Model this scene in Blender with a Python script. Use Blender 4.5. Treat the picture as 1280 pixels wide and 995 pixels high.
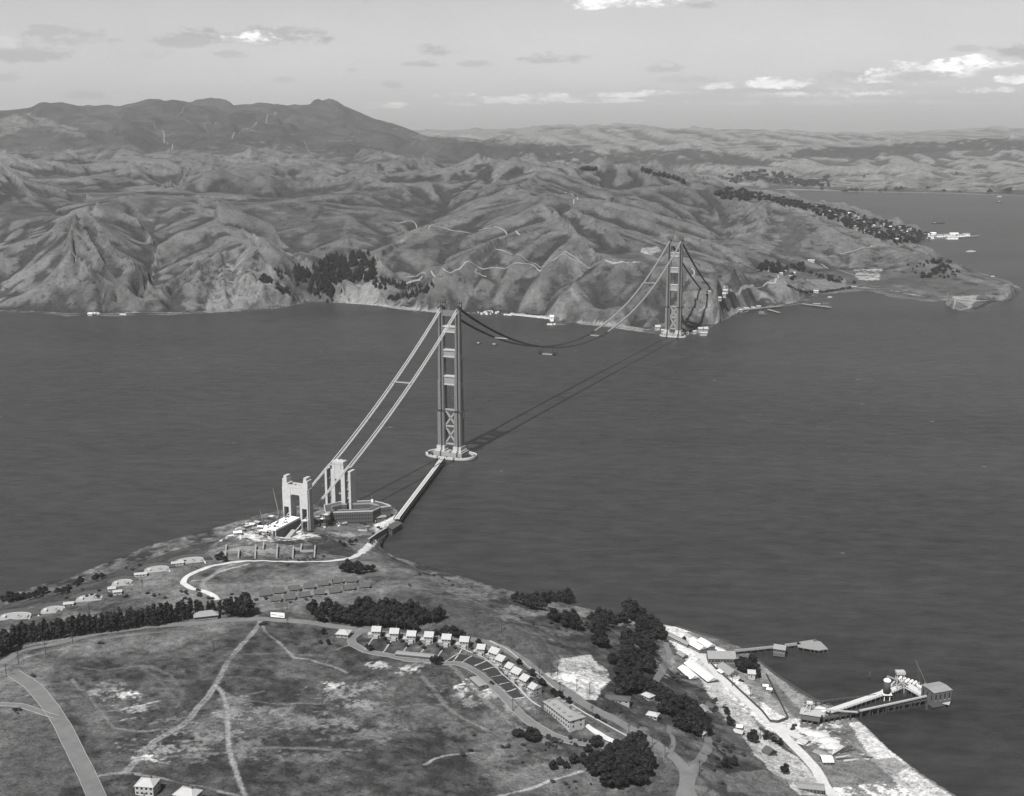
import bpy, math, random
import numpy as np
from mathutils import Vector, Matrix

# ------------------------------------------------------------------ camera, light
sc = bpy.context.scene
for o in list(bpy.data.objects): bpy.data.objects.remove(o)
COL = sc.collection
H = 500.0; TH = math.radians(12.42); F = 1550.0; PW = 1280.0; PH = 995.0
cd = bpy.data.cameras.new('camera'); cam = bpy.data.objects.new('camera', cd); COL.objects.link(cam)
cam.location = (0, 0, H); cam.rotation_euler = (math.pi/2 - TH, 0, 0)
cd.sensor_width = 36.0; cd.sensor_fit = 'HORIZONTAL'; cd.lens = 36.0*F/PW
cd.clip_start = 5.0; cd.clip_end = 90000.0
sc.camera = cam

def ray(px, py):
    a = (px - 640.0)/F; b = -(py - 497.5)/F
    return np.array([a, math.cos(TH) + b*math.sin(TH), -math.sin(TH) + b*math.cos(TH)])
def at_z(px, py, z):                       # point of the world seen there, at height z
    d = ray(px, py); k = (z - H)/d[2]
    return np.array([d[0]*k, d[1]*k, z])
def at_d(px, py, D):                       # ... at ground distance D
    d = ray(px, py); k = D/d[1]
    return np.array([d[0]*k, D, H + d[2]*k])

ST = at_z(564, 561, 12.0); NT = at_z(841.5, 415, 12.0)      # the two bridge towers (pier tops)
AX = (NT - ST)[:2]; SPAN = float(np.linalg.norm(AX)); AX = AX/SPAN; AP = np.array([AX[1], -AX[0]])
SUN_EL = math.radians(53.0)
sun_az = math.atan2(-AX[0], -AX[1]) + math.radians(1.0)      # the sun stands over the south end of the bridge
sdir = Vector((math.sin(sun_az)*math.cos(SUN_EL), math.cos(sun_az)*math.cos(SUN_EL), math.sin(SUN_EL)))
sl = bpy.data.lights.new('sun', 'SUN'); so = bpy.data.objects.new('sun', sl); COL.objects.link(so)
sl.energy = 5.0; sl.angle = math.radians(0.53); sl.color = (1.0, 0.99, 0.98)
so.rotation_euler = sdir.to_track_quat('Z', 'Y').to_euler(); so.location = (0, 0, 2000)
sc.view_settings.view_transform = 'Standard'; sc.view_settings.look = 'None'
sc.view_settings.gamma = 1.0; sc.view_settings.use_curve_mapping = False
sc.view_settings.exposure = 0.56

class NT_:                                  # tiny node helper
    def __init__(s, tree): s.t = tree; s.n = tree.nodes; s.l = tree.links
    def new(s, kind, **kw):
        n = s.n.new(kind)
        for k, v in kw.items(): setattr(n, k, v)
        return n
    def put(s, sock, v):
        if isinstance(v, bpy.types.NodeSocket): s.l.new(v, sock)
        elif v is not None: sock.default_value = v
    def m(s, op, a, b=None, c=None, clamp=False):
        n = s.n.new('ShaderNodeMath'); n.operation = op; n.use_clamp = clamp
        s.put(n.inputs[0], a); s.put(n.inputs[1], b)
        if c is not None: s.put(n.inputs[2], c)
        return n.outputs[0]
    def noise(s, vec, scale, detail=4, rough=0.55, lac=2.0, dist=0.0):
        n = s.n.new('ShaderNodeTexNoise'); n.noise_dimensions = '3D'
        if vec is not None: s.put(n.inputs['Vector'], vec)
        n.inputs['Scale'].default_value = scale; n.inputs['Detail'].default_value = detail
        n.inputs['Roughness'].default_value = rough; n.inputs['Distortion'].default_value = dist
        return n.outputs['Fac']
    def ramp(s, v, a, b, lo=0.0, hi=1.0, smooth=True):
        n = s.n.new('ShaderNodeMapRange'); n.interpolation_type = 'SMOOTHSTEP' if smooth else 'LINEAR'
        s.put(n.inputs[0], v)
        for i, q in enumerate((a, b, lo, hi)): s.put(n.inputs[1+i], q)
        return n.outputs[0]

# ------------------------------------------------------------------ sky with its clouds
world = bpy.data.worlds.new("World"); sc.world = world; world.use_nodes = True
W = NT_(world.node_tree); W.n.clear()
sky = W.new('ShaderNodeTexSky', sky_type='NISHITA', sun_disc=False)
sky.sun_elevation = SUN_EL; sky.sun_rotation = sun_az; sky.altitude = 300; sky.air_density = 1.0; sky.dust_density = 1.2
bw = W.new('ShaderNodeRGBToBW'); W.l.new(sky.outputs[0], bw.inputs[0])
tc = W.new('ShaderNodeTexCoord'); sep = W.new('ShaderNodeSeparateXYZ'); W.l.new(tc.outputs['Generated'], sep.inputs[0])
gx, gy, gz = sep.outputs
hor = W.m('SQRT', W.m('ADD', W.m('MULTIPLY', gx, gx), W.m('MULTIPLY', gy, gy)))
az = W.m('ARCTAN2', gx, gy); el = W.m('ARCTAN2', gz, hor)
cmb = W.new('ShaderNodeCombineXYZ'); W.put(cmb.inputs[0], az); W.put(cmb.inputs[1], W.m('MULTIPLY', el, 2.4)); cmb.inputs[2].default_value = 3.1
n1 = W.noise(cmb.outputs[0], 38, 7, 0.62); n2 = W.noise(cmb.outputs[0], 120, 5, 0.6)
nn = W.m('ADD', W.m('SUBTRACT', n1, 0.5), W.m('MULTIPLY', W.m('SUBTRACT', n2, 0.5), 0.45))
# (pixel x, pixel y, half width, half height, brightness against the sky behind)
CLOUDS = [(310,46,92,14,.72),(312,47,44,11,1.75),(20,62,55,18,.86),(85,47,48,15,.84),(8,52,22,12,1.1),(14,96,24,7,.88),(105,118,20,8,.86),
 (553,62,30,9,.78),(565,58,14,6,1.2),(530,80,22,5,.82),(592,80,18,5,.84),(490,106,18,6,.84),(441,87,9,4,.84),(695,74,38,10,.78),(830,83,20,9,.84),(832,80,10,5,1.0),
 (790,2,90,11,1.7),(870,6,30,6,.8),(455,0,10,6,.9),(192,68,20,9,.9),(350,100,14,4,.88),(285,68,20,6,.85),
 (1010,112,230,10,.9),(1085,98,60,16,.88),(1105,92,26,12,1.7),(1090,101,36,6,1.4),(945,104,26,8,1.65),(1190,88,38,16,1.8),(1235,78,46,14,1.75),(1262,90,50,10,.95),
 (1275,66,40,12,.72),(1115,115,60,6,1.45),(1020,118,60,5,1.35),(960,120,40,5,1.3),(830,116,44,5,1.3),(690,122,60,6,1.3),(485,132,26,5,1.3),(640,126,60,5,1.25),
 (880,122,90,8,.96),(1200,120,90,8,.95),(1230,112,40,6,1.4),(580,130,20,5,1.3),(1130,84,40,9,1.35),(980,104,40,8,1.4),(900,108,30,6,1.3),(1060,110,50,6,1.3),(1160,104,50,7,1.2),(1270,98,30,8,1.5),(770,118,40,5,1.3),(740,126,60,4,1.25),(560,118,30,4,1.2),(1000,128,160,5,1.12),(860,100,40,6,.9),(1150,96,60,8,.88),(1220,60,30,6,.85),(230,52,40,9,.82),(380,38,30,7,.8),(40,70,40,9,.8),(60,40,30,8,.85)]
br = None; base_c = bw.outputs[0]
cur = 1.0
for (cx, cy, rx, ry, b) in CLOUDS:
    d = ray(cx, cy); d2 = ray(cx + rx, cy); d3 = ray(cx, cy - ry); d4 = ray(cx, cy + ry)
    a0 = math.atan2(d[0], d[1]); ra = abs(math.atan2(d2[0], d2[1]) - a0)*1.15
    e0 = math.atan2(d[2], math.hypot(d[0], d[1])); re = abs(math.atan2(d3[2], math.hypot(d3[0], d3[1])) - e0)*1.15
    ex = W.m('DIVIDE', W.m('SUBTRACT', az, a0), ra); ey = W.m('DIVIDE', W.m('SUBTRACT', el, e0 - re*0.15), re)
    ey = W.m('MAXIMUM', ey, W.m('MULTIPLY', ey, -1.7))           # flat bases
    r2 = W.m('ADD', W.m('MULTIPLY', ex, ex), W.m('MULTIPLY', ey, ey))
    dens = W.m('ADD', W.m('SUBTRACT', 0.92 if b >= 1 else 1.1, r2), W.m('MULTIPLY', nn, 5.2 if ry < 9 else 5.0))
    mask = W.ramp(dens, 0.0, 1.1); b = b if b < 1.2 else W.m('ADD', b*1.0, W.m('MULTIPLY', nn, 1.6))
    if not isinstance(b, bpy.types.NodeSocket) and b < 1: mask = W.m('MULTIPLY', mask, 0.95)
    # cur = cur*(1-mask) + b*mask
    cur = W.m('ADD', W.m('MULTIPLY', cur, W.m('SUBTRACT', 1.0, mask)), W.m('MULTIPLY', mask, b))
streak = W.m('ADD', 1.0, W.m('MULTIPLY', W.m('SUBTRACT', W.noise(cmb.outputs[0], 9, 5, 0.6), 0.5), 0.16))
cur = W.m('MULTIPLY', cur, streak)
fin = W.m('MULTIPLY', bw.outputs[0], cur)
bg = W.new('ShaderNodeBackground'); W.l.new(fin, bg.inputs[0]); bg.inputs[1].default_value = 0.077
wo = W.new('ShaderNodeOutputWorld'); W.l.new(bg.outputs[0], wo.inputs[0])

# ------------------------------------------------------------------ numeric helpers
def hash2(ix, iy, s=0):
    v = np.sin(ix*127.1 + iy*311.7 + s*74.7)*43758.5453
    return v - np.floor(v)
def vnoise(x, y, s=0):
    ix = np.floor(x); iy = np.floor(y); fx = x-ix; fy = y-iy
    fx = fx*fx*fx*(fx*(fx*6-15)+10); fy = fy*fy*fy*(fy*(fy*6-15)+10)
    a = hash2(ix, iy, s); b = hash2(ix+1, iy, s); c = hash2(ix, iy+1, s); d = hash2(ix+1, iy+1, s)
    return (a*(1-fx)+b*fx)*(1-fy) + (c*(1-fx)+d*fx)*fy - 0.5
def fbm(x, y, scale, octv=5, s=0, gain=0.5):
    r = 0; a = 1.0; f = 1.0/scale
    for i in range(octv):
        c, q = math.cos(i*1.3), math.sin(i*1.3)
        r = r + a*vnoise((x*c - y*q)*f + i*17.3, (x*q + y*c)*f - i*9.1, s+i); a *= gain; f *= 2.03
    return r
def sstep(v, a, b):
    t = np.clip((v-a)/(b-a), 0, 1); return t*t*(3-2*t)
def catmull(P, n=12):
    P = np.array(P, float)
    if len(P) < 3: 
        t = np.linspace(0, 1, n*4)[:, None]; return P[0]*(1-t) + P[-1]*t
    Q = np.vstack([2*P[0]-P[1], P, 2*P[-1]-P[-2]]); out = []
    for i in range(1, len(Q)-2):
        p0, p1, p2, p3 = Q[i-1:i+3]
        for k in range(n):
            t = k/n; c = .5*((2*p1) + (-p0+p2)*t + (2*p0-5*p1+4*p2-p3)*t*t + (-p0+3*p1-3*p2+p3)*t**3)
            l = p1*(1-t) + p2*t
            out.append(0.6*c + 0.4*l)
    out.append(P[-1]); return np.array(out)
def in_poly(x, y, P):
    r = np.zeros(np.shape(x), bool); n = len(P)
    for i in range(n):
        x1, y1 = P[i][:2]; x2, y2 = P[(i+1) % n][:2]
        if y1 == y2: continue
        c = ((y1 > y) != (y2 > y)) & (x < (x2-x1)*(y-y1)/(y2-y1) + x1)
        r ^= c
    return r

class Field:
    """height field on a grid of direction u = X/Y and t = ln Y: metre sized cells near, larger far away"""
    def __init__(s, u0, u1, y0, y1, h):
        s.u0 = u0; s.t0 = math.log(y0); s.h = h
        s.nu = int((u1-u0)/h)+1; s.nt = int((math.log(y1)-s.t0)/h)+1
        s.fix = np.zeros((s.nt, s.nu), bool); s.val = np.zeros((s.nt, s.nu))
        u = u0 + h*np.arange(s.nu); Y = np.exp(s.t0 + h*np.arange(s.nt))
        s.X = Y[:, None]*u[None, :]; s.Y = np.repeat(Y[:, None], s.nu, 1)
    def idx(s, X, Y):
        return (X/Y - s.u0)/s.h, (np.log(np.maximum(Y, 1.0)) - s.t0)/s.h
    def line(s, P, width=0):
        C = catmull(P); L = []
        for a, b in zip(C[:-1], C[1:]):
            i0, j0 = s.idx(a[0], a[1]); i1, j1 = s.idx(b[0], b[1])
            n = int(max(abs(i1-i0), abs(j1-j0))*1.5)+2
            t = np.linspace(0, 1, n)[:, None]; L.append(a*(1-t)+b*t)
        L = np.vstack(L); i, j = s.idx(L[:, 0], L[:, 1]); i = np.rint(i).astype(int); j = np.rint(j).astype(int)
        ok = (i >= 0) & (i < s.nu) & (j >= 0) & (j < s.nt)
        s.fix[j[ok], i[ok]] = True; s.val[j[ok], i[ok]] = L[ok, 2]
    def area(s, mask, z):
        s.fix |= mask; s.val[mask] = z if np.isscalar(z) else z[mask]
    def solve(s):
        levels = [(s.fix, s.val)]
        while min(levels[-1][0].shape) > 24:
            f, v = levels[-1]; a, b = (f.shape[0]+1)//2*2, (f.shape[1]+1)//2*2
            ff = np.zeros((a, b)); vv = np.zeros((a, b)); ff[:f.shape[0], :f.shape[1]] = f; vv[:f.shape[0], :f.shape[1]] = v*f
            c = ff.reshape(a//2, 2, b//2, 2).sum((1, 3)); w = vv.reshape(a//2, 2, b//2, 2).sum((1, 3))
            levels.append((c > 0, w/np.maximum(c, 1)))
        z = None
        for f, v in reversed(levels):
            if z is None: z = np.full(f.shape, v[f].mean() if f.any() else 0.0); it = 600
            else: z = np.repeat(np.repeat(z, 2, 0), 2, 1)[:f.shape[0], :f.shape[1]]; it = 70
            z[f] = v[f]
            for k in range(it):
                p = np.pad(z, 1, 'edge'); z = 0.25*(p[:-2, 1:-1]+p[2:, 1:-1]+p[1:-1, :-2]+p[1:-1, 2:]); z[f] = v[f]
        s.z = z
    def blur(s, n):
        for k in range(n):
            p = np.pad(s.z, 1, 'edge'); s.z = 0.5*s.z + 0.125*(p[:-2, 1:-1]+p[2:, 1:-1]+p[1:-1, :-2]+p[1:-1, 2:])
    def grad(s):
        gt, gu = np.gradient(s.z, s.h); u = s.X/s.Y
        zx = gu/s.Y; zy = (gt - u*gu)/s.Y
        return zx, zy
    def erode(s, octaves, amp0, lo, hi):
        gx, gy = s.grad(); tot = np.zeros_like(s.z)
        sl = np.hypot(gx, gy); k = sstep(sl, lo, hi)
        for oi, lam in enumerate(octaves):
            f = 1.0/lam; m = np.hypot(gx, gy)+1e-5; dx = -gy/m; dy = gx/m
            X = s.X*f; Y = s.Y*f; ix = np.floor(X); iy = np.floor(Y); fx = X-ix; fy = Y-iy
            va = 0; wt = 0; dv = 0
            for i in (-1, 0, 1, 2):
                for j in (-1, 0, 1, 2):
                    if oi > 3 and (i == 2 or j == 2): pass
                    hx = hash2(ix+i, iy+j, oi*5+1); hy = hash2(ix+i, iy+j, oi*5+2)
                    ex = fx-i-(hx-.5)*.9; ey = fy-j-(hy-.5)*.9
                    w = np.exp(-2*(ex*ex+ey*ey)); ph = (ex*dx+ey*dy)*math.tau*1.15
                    va = va + np.cos(ph)*w; dv = dv - np.sin(ph)*w; wt = wt + w
            va = va/wt; dv = dv/wt
            a = (amp0[oi] if isinstance(amp0, (list, tuple)) else amp0)*lam*k
            # sharp gullies between rounded spurs
            tot += a*(0.62-(1-np.abs(va))) + a*0.5*va
            gx = gx + 0.55*dv*dx*k; gy = gy + 0.55*dv*dy*k
        s.z = s.z + tot; return tot
    def __call__(s, X, Y):
        X = np.asarray(X, float); Y = np.asarray(Y, float)
        i, j = s.idx(X, Y); i = np.clip(i, 0, s.nu-1.001); j = np.clip(j, 0, s.nt-1.001)
        a = i.astype(int); b = j.astype(int); fi = i-a; fj = j-b; z = s.z
        return (z[b, a]*(1-fi)+z[b, a+1]*fi)*(1-fj) + (z[b+1, a]*(1-fi)+z[b+1, a+1]*fi)*fj
    def hit(s, px, py, lo=None, hi=None):
        d = ray(px, py); t = np.linspace(math.exp(s.t0), math.exp(s.t0+s.h*(s.nt-1)), 6000)
        if lo: t = t[(t > lo) & (t < hi)]
        k = t/d[1]; z = H + d[2]*k; g = np.maximum(s(d[0]*k, t), 0)
        q = np.nonzero(z <= g)[0]
        if len(q) == 0:
            return at_z(px, py, 0.0) if d[2] < -0.02 and lo is None else None
        n = max(q[0], 1); a0, a1 = t[n-1], t[n]
        for _ in range(18):
            am = .5*(a0+a1); kk = am/d[1]
            if H + d[2]*kk <= max(float(s(d[0]*kk, am)), 0): a1 = am
            else: a0 = am
        kk = a1/d[1]; return np.array([d[0]*kk, a1, max(float(s(d[0]*kk, a1)), 0.0)])
    def mesh(s, name, alb, mat, r0=0, r1=None, st=1, drop=None):
        rows = np.arange(r0, r1 or s.nt, st); cols = np.arange(0, s.nu, st)
        X = s.X[np.ix_(rows, cols)]; Y = s.Y[np.ix_(rows, cols)]; Z = s.z[np.ix_(rows, cols)]; A = alb[np.ix_(rows, cols)]
        n, m = X.shape; I = np.arange(n*m).reshape(n, m)
        q = np.stack([I[:-1, :-1], I[:-1, 1:], I[1:, 1:], I[1:, :-1]], -1).reshape(-1, 4)
        if drop is not None: q = q[(Z.ravel()[q] > drop).any(1)]
        used = np.zeros(n*m, bool); used[q.ravel()] = True; mp = np.cumsum(used)-1; q = mp[q]
        co = np.stack([X, Y, Z], -1).reshape(-1, 3)[used]; A = A.ravel()[used]
        me = bpy.data.meshes.new(name); me.vertices.add(len(co)); me.vertices.foreach_set('co', co.ravel())
        me.loops.add(q.size); me.loops.foreach_set('vertex_index', q.ravel().astype(np.int32))
        me.polygons.add(len(q)); me.polygons.foreach_set('loop_start', np.arange(0, q.size, 4, dtype=np.int32))
        me.polygons.foreach_set('use_smooth', np.ones(len(q), bool)); me.update()
        at = me.attributes.new('albedo', 'FLOAT', 'POINT'); at.data.foreach_set('value', A.astype(np.float32))
        me.materials.append(mat); o = bpy.data.objects.new(name, me); COL.objects.link(o); o['kind'] = 'structure'
        return o
# ------------------------------------------------------------------ Marin side terrain
def Zs(L): return [at_z(*p) for p in L]
def Ds(L): return [at_d(*p) for p in L]
FH = Field(-0.62, 0.62, 2750, 34000, 0.0015)
shore_m = [(-700,394),(-300,392),(0,390),(50,391),(85,396),(110,394),(150,396),(175,393),(210,394),(250,392),(300,389),(345,386),(375,380),(390,377),(430,379),(470,382),
 (500,387),(520,390),(560,391),(600,393),(640,394),(685,399),(692,407),(720,405),(760,409),(800,415),(818,418),(880,418),(892,407),(905,400),(930,391),(950,385),(985,382),(1005,379),
 (1022,369),(1050,366),(1085,363),(1110,371),(1150,376),(1178,378),(1190,386),(1210,391),(1228,386),(1240,380),(1262,374),(1276,366),(1276,359),
 (1262,351),(1225,340),(1190,326),(1165,312),(1150,304),(1155,300),(1190,298),(1212,295.5),(1212,294),(1165,292),(1150,288),(1120,280),(1060,264),(1000,251),(960,243),(940,239),(948,236.5)]
far_m = [(948,236.5),(1000,238),(1100,240.5),(1180,242),(1240,244),(1300,246),(1500,252),(1800,262)]
SM = Zs([(x, y, 0.0) for x, y in shore_m]); FM = Zs([(x, y, 0.0) for x, y in far_m])
# land polygon: everything north of the shore lines
land = [SM[0]] + SM[1:] + FM[1:] + [np.array([30000, 12000, 0]), np.array([30000, 60000, 0]), np.array([-40000, 60000, 0]), np.array([-40000, 3000, 0])]
isl = in_poly(FH.X, FH.Y, land)
FH.area(~isl, -12.0)
E_ = lambda L: FH.line(Ds(L))
Z_ = lambda L: FH.line(Zs(L))
E_([(-500,330,3700),(-250,318,3750),(-80,338,3700),(0,326,3750),(30,315,3760),(60,298,3780),(80,283,3800),(97,277,3820),(112,279,3850)])
E_([(97,277,3820),(110,268,4000),(130,256,4300),(160,247,4500),(190,244,4600),(222,243,4650),(240,247,4600)])
E_([(240,247,4600),(262,265,4300),(285,285,4000),(300,287,3950),(308,297,3850),(315,308,3750),(308,311,3740),(285,318,3690),(260,332,3620),(235,346,3550),(205,362,3470),(188,378,3410)])
E_([(315,308,3750),(330,335,3600),(350,352,3530),(372,370,3470)])
E_([(97,277,3820),(85,295,3700),(90,320,3560),(120,350,3470),(145,383,3390)])
E_([(112,279,3850),(135,305,3700),(160,330,3580),(180,345,3510),(184,362,3450)])
E_([(103,288,3790),(122,320,3610),(138,350,3500),(152,380,3400)])
E_([(176,380,3420),(186,352,3560),(191,337,3690),(195,318,3850),(185,292,4050),(165,277,4250)])
E_([(-200,222,4900),(0,218,4800),(25,232,4700),(50,252,4500),(75,268,4250),(97,276,3900)])
E_([(40,254,4450),(15,265,4300),(0,272,4200),(-60,280,4100)])
E_([(-60,310,3950),(0,302,3950),(30,300,3920),(60,292,3920)])
E_([(-300,195,7000),(0,193,6900),(40,192,6900),(75,188,7000),(100,194,6900),(130,198,6900),(150,203,7200),(190,198,7000),(225,191,6800),(262,181,6600),(290,187,6500),(320,195,6400),(350,200,6400),(385,200,6400),(420,205,6400),(460,205,6400),(500,204,6400),(535,207,6300),(565,214,6200),(590,207,5900),(620,202,5700),(650,197,5600),(680,196,5500),(700,199,5500),(720,206,5600),(740,211,5700),(770,214,5800),(800,213,5900),(830,218,5800),(860,228,5700),(880,236,5500),(905,245,5300),(925,252,5200)])
E_([(644,234,4600),(655,228,4800),(670,215,5100),(680,196,5500)])
E_([(644,234,4600),(670,246,4350),(690,262,4080),(698,271,3950),(715,295,3750),(735,312,3600),(757,323,3500),(797,328,3450)])
E_([(698,271,3950),(670,284,3860),(640,298,3750),(600,321,3600),(560,346,3500),(535,365,3440),(520,380,3400)])
E_([(757,323,3500),(740,345,3400),(712,370,3290),(690,392,3220)])
E_([(797,328,3450),(810,350,3350),(812,380,3200),(808,405,3110)])
E_([(644,234,4600),(620,243,4580),(600,254,4500),(570,265,4350),(548,276,4220),(538,283,4130),(500,304,3930),(470,323,3750),(462,345,3620),(480,370,3480)])
E_([(600,284,4100),(578,302,3950),(560,322,3800),(545,345,3660),(520,364,3560),(498,375,3500)])
E_([(430,374,3500),(425,347,3700),(440,330,3880),(470,315,4050),(500,300,4250),(530,280,4550),(560,264,4850),(590,250,5000)])
E_([(425,347,3700),(395,333,3900),(365,313,4080),(330,290,4330),(305,268,4520),(285,262,4560)])
E_([(300,287,3950),(325,297,3900),(350,312,3820),(375,328,3720),(395,341,3640),(402,360,3550)])
E_([(240,247,4600),(262,250,4680),(285,250,4750),(320,256,4750),(345,255,4800),(370,252,4850),(400,257,4750),(437,258,4700),(478,272,4530),(515,284,4380)])
E_([(400,257,4750),(392,285,4350),(400,310,4080)])
E_([(437,258,4700),(432,285,4350),(440,305,4100)])
E_([(285,232,5600),(310,238,5450),(340,243,5300),(370,244,5200),(410,246,5100),(450,250,5050),(480,255,4950),(520,268,4750)])
E_([(105,258,4600),(85,249,4850),(60,236,5200),(30,224,5600),(0,212,6000),(-100,205,6300)])
E_([(130,242,5000),(180,239,5200),(215,233,5500),(235,222,5900)])
E_([(70,229,5500),(100,225,5600),(130,226,5500),(160,222,5600),(195,225,5400),(225,222,5600),(245,205,6100),(262,181,6600)])
E_([(320,195,6400),(345,212,5900),(350,228,5550)])
E_([(420,205,6400),(440,222,5800),(455,238,5350)])
E_([(500,204,6400),(520,222,5700),(545,240,5300),(560,252,5050)])
E_([(385,203,6350),(390,222,5850),(400,238,5400)])
E_([(470,208,6350),(480,225,5800),(495,245,5200)])
E_([(620,202,5700),(600,222,5350),(585,240,5050)])
E_([(665,240,4650),(700,254,4350),(740,273,4050),(770,293,3850),(800,312,3650),(830,325,3500),(858,340,3380),(872,352,3280),(893,366,3180)])
E_([(695,275,4150),(720,290,3950),(745,304,3780),(775,318,3620)])
E_([(858,340,3380),(852,365,3230),(846,395,3080)])
E_([(860,228,5700),(830,240,5350),(800,246,5200),(770,254,5000),(765,262,4900)])
E_([(680,196,5500),(700,215,5300),(720,228,5200)])
E_([(740,211,5700),(750,225,5500),(742,238,5300)])
Z_([(985,352,12),(950,340,26),(920,318,62),(895,298,92),(870,284,122),(845,270,150),(800,257,190),(740,247,222),(715,238,250)])
E_([(880,236,5500),(888,260,5250),(905,285,4900)])
E_([(925,252,5200),(940,256,5150),(965,255,5100),(1000,262,5000),(1010,265,4950),(1030,275,4850),(1050,285,4750),(1080,292,4700),(1100,300,4600),(1130,308,4550),(1150,320,4400),(1190,338,4130),(1230,350,3930),(1258,357,3830)])
E_([(965,255,5100),(950,280,4820),(930,300,4580)])
E_([(1010,265,4950),(1000,290,4700),(985,315,4450)])
E_([(925,262,5120),(915,285,4880),(905,300,4660)])
Z_([(1000,362,7),(1040,352,8),(1100,352,8),(1150,364,6),(1190,372,5)])
Z_([(1000,340,16),(1060,336,16),(1120,340,16)])
E_([(893,366,3180),(905,355,3300),(930,345,3600),(960,340,3800),(985,345,3760),(1000,358,3640)])
Z_([(1168,372,14),(1180,370,24),(1195,376,26),(1211,381,26),(1226,377,27),(1240,371,26),(1260,364,26),(1271,357,26),(1262,353,26)])
# ground under the Sausalito trees and the bay shore behind the ridge
Z_([(1140,283,30),(1080,268,45),(1020,254,50),(975,244,60)])
# Tamalpais and the far hills
bed = lambda L: FH.line([np.array([(x-640)/F*D, D, z]) for x, D, z in L])
bed([(-500,8900,250),(0,8900,240),(300,8500,230),(500,8300,190),(620,8200,120),(700,8300,80),(800,8600,40),(900,9500,8)])
tam = [(-700,160,13000),(-300,152,13000),(-100,148,13000),(0,145,13000),(45,139,13200),(110,132,13500),(150,133,13800),(190,130.5,14000),(235,123.5,14200),(262,130,14400),(290,136.5,14600),(312,128,14800),(345,126,15000),(370,135,15200),(390,128.5,15400),(400,124.5,15500),(408,122,15600),(416,124.5,15550),(428,129,15500),(445,139,15300),(470,152,15000),(500,163,14700),(540,172,14400),(570,178,14000),(600,182,13500),(640,188,13000)]
E_(tam)
for L in ([(45,139,13200),(40,152,11500),(70,160,10800),(90,178,9800)], [(235,127,14200),(205,148,12200),(190,168,10800)], [(235,127,14200),(262,150,12000),(285,172,10300)],
          [(345,129,15000),(330,148,12800),(300,165,11200)], [(408,126,15600),(390,150,13000),(350,172,11000),(340,185,9900)], [(408,126,15600),(430,152,13000),(445,172,11200),(450,190,9600)],
          [(470,152,15000),(500,175,12200),(520,192,10300)]): E_(L)
for L in ([(150,140,13300),(140,165,11000),(130,182,9700)], [(290,143,13900),(262,168,11000),(245,178,10000)], [(375,142,14300),(345,160,12200),(320,178,10200)], [(440,150,14200),(470,175,11500),(485,195,9600)]): E_(L)
E_([(560,190,11500),(600,180,11500),(640,179,11800),(690,178,12000),(715,184,11800),(740,192,11500)])
E_([(-1500,170,24000),(300,170,23000),(510,163,22000),(560,164,21500),(600,161,21000),(640,162,21000),(680,157,21000),(705,154.5,21000),(750,154.5,21000),(775,157,21000),(800,160,20500),(830,158,20500),(860,162,20000),(900,167,20000),(930,165,19500),(960,163,21000),(990,160.5,21500),(1020,167,21500),(1060,176,20000)])
E_([(640,188,13000),(700,200,12000),(740,196,12500),(800,190,12500),(830,183,13000),(860,182,14000),(900,186,13500),(930,188,13000),(970,190,13000),(1010,186,13500),(1050,181,14500),(1085,182,14500),(1130,178,14500),(1180,176,14500),(1230,172,14500),(1280,175,14500),(1500,178,14500),(1800,185,14500)])
E_([(1040,176,26000),(1090,169,28000),(1150,163,30000),(1200,160,30000),(1250,158.5,30000),(1320,159,30000),(1600,166,30000)])
bed([(560,16000,150),(700,16500,160),(900,16500,120),(1100,17500,40),(1400,17500,30),(2000,17500,30)])
bed([(820,11000,30),(900,11200,25),(1000,11800,25),(1150,12300,35),(1280,12400,30),(1600,12400,40)])
E_([(900,221,10600),(950,215,11200),(990,221,11000),(1030,224,10800),(1080,226,10600)])
E_([(1100,214,11000),(1140,212,11500),(1180,217,11200),(1220,212,11500),(1260,209,11500),(1300,210,11500),(1500,210,11500)])
E_([(1040,205,12800),(1100,200,13000),(1160,202,13000),(1220,198,13000),(1290,200,13000)])
E_([(780,208,9600),(830,210,9200),(880,216,8800)])
bed([(-2000,33000,200),(0,33000,200),(1000,33000,50),(2000,33000,20)])
FH.solve(); FH.blur(3)
midr = sstep(FH.Y, 4300, 5600)*(1-sstep(FH.Y, 7800, 9500))*sstep(FH.z, 15, 80)
FH.z += midr*((0.15 - np.abs(fbm(FH.X, FH.Y, 1050, 3, 91)))*210 + fbm(FH.X, FH.Y, 500, 4, 93)*22)
zx, zy = FH.grad(); slope0 = np.hypot(zx, zy)
mid = (FH.Y < 9500)
keep = FH.z.copy()
er = FH.erode([380, 170, 75, 32], [0.12, 0.062, 0.024, 0.015], 0.05, 0.36)
big = fbm(FH.X, FH.Y, 900, 6, 3)*(18+30*sstep(FH.X/FH.Y, -0.02, 0.05))*sstep(FH.Y, 7500, 12000)
farer = Field.__new__(Field); farer.__dict__.update(FH.__dict__); farer.z = keep.copy(); er2 = farer.erode([1300, 600, 300, 150], [0.07, 0.06, 0.05, .04], 0.01, 0.08)
wf = sstep(FH.Y, 7500, 10500)
FH.z = keep + (er*(1-wf) + (er2 + big)*wf)
cliff = sstep(slope0, 0.5, 0.9)
FH.z += fbm(FH.X, FH.Y, 60, 5, 9)*3*sstep(keep, 2, 40) + cliff*fbm(FH.X, FH.Y, 30, 4, 11, .6)*3*sstep(keep, 2, 30)*(FH.Y < 6000)
fq = FH.z.copy()
for k in range(3):
    p = np.pad(fq, 1, 'edge'); fq = 0.25*(p[:-2, 1:-1]+p[2:, 1:-1]+p[1:-1, :-2]+p[1:-1, 2:])
fw_ = sstep(FH.Y, 9000, 12500); FH.z = FH.z*(1-fw_) + fq*fw_
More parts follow.
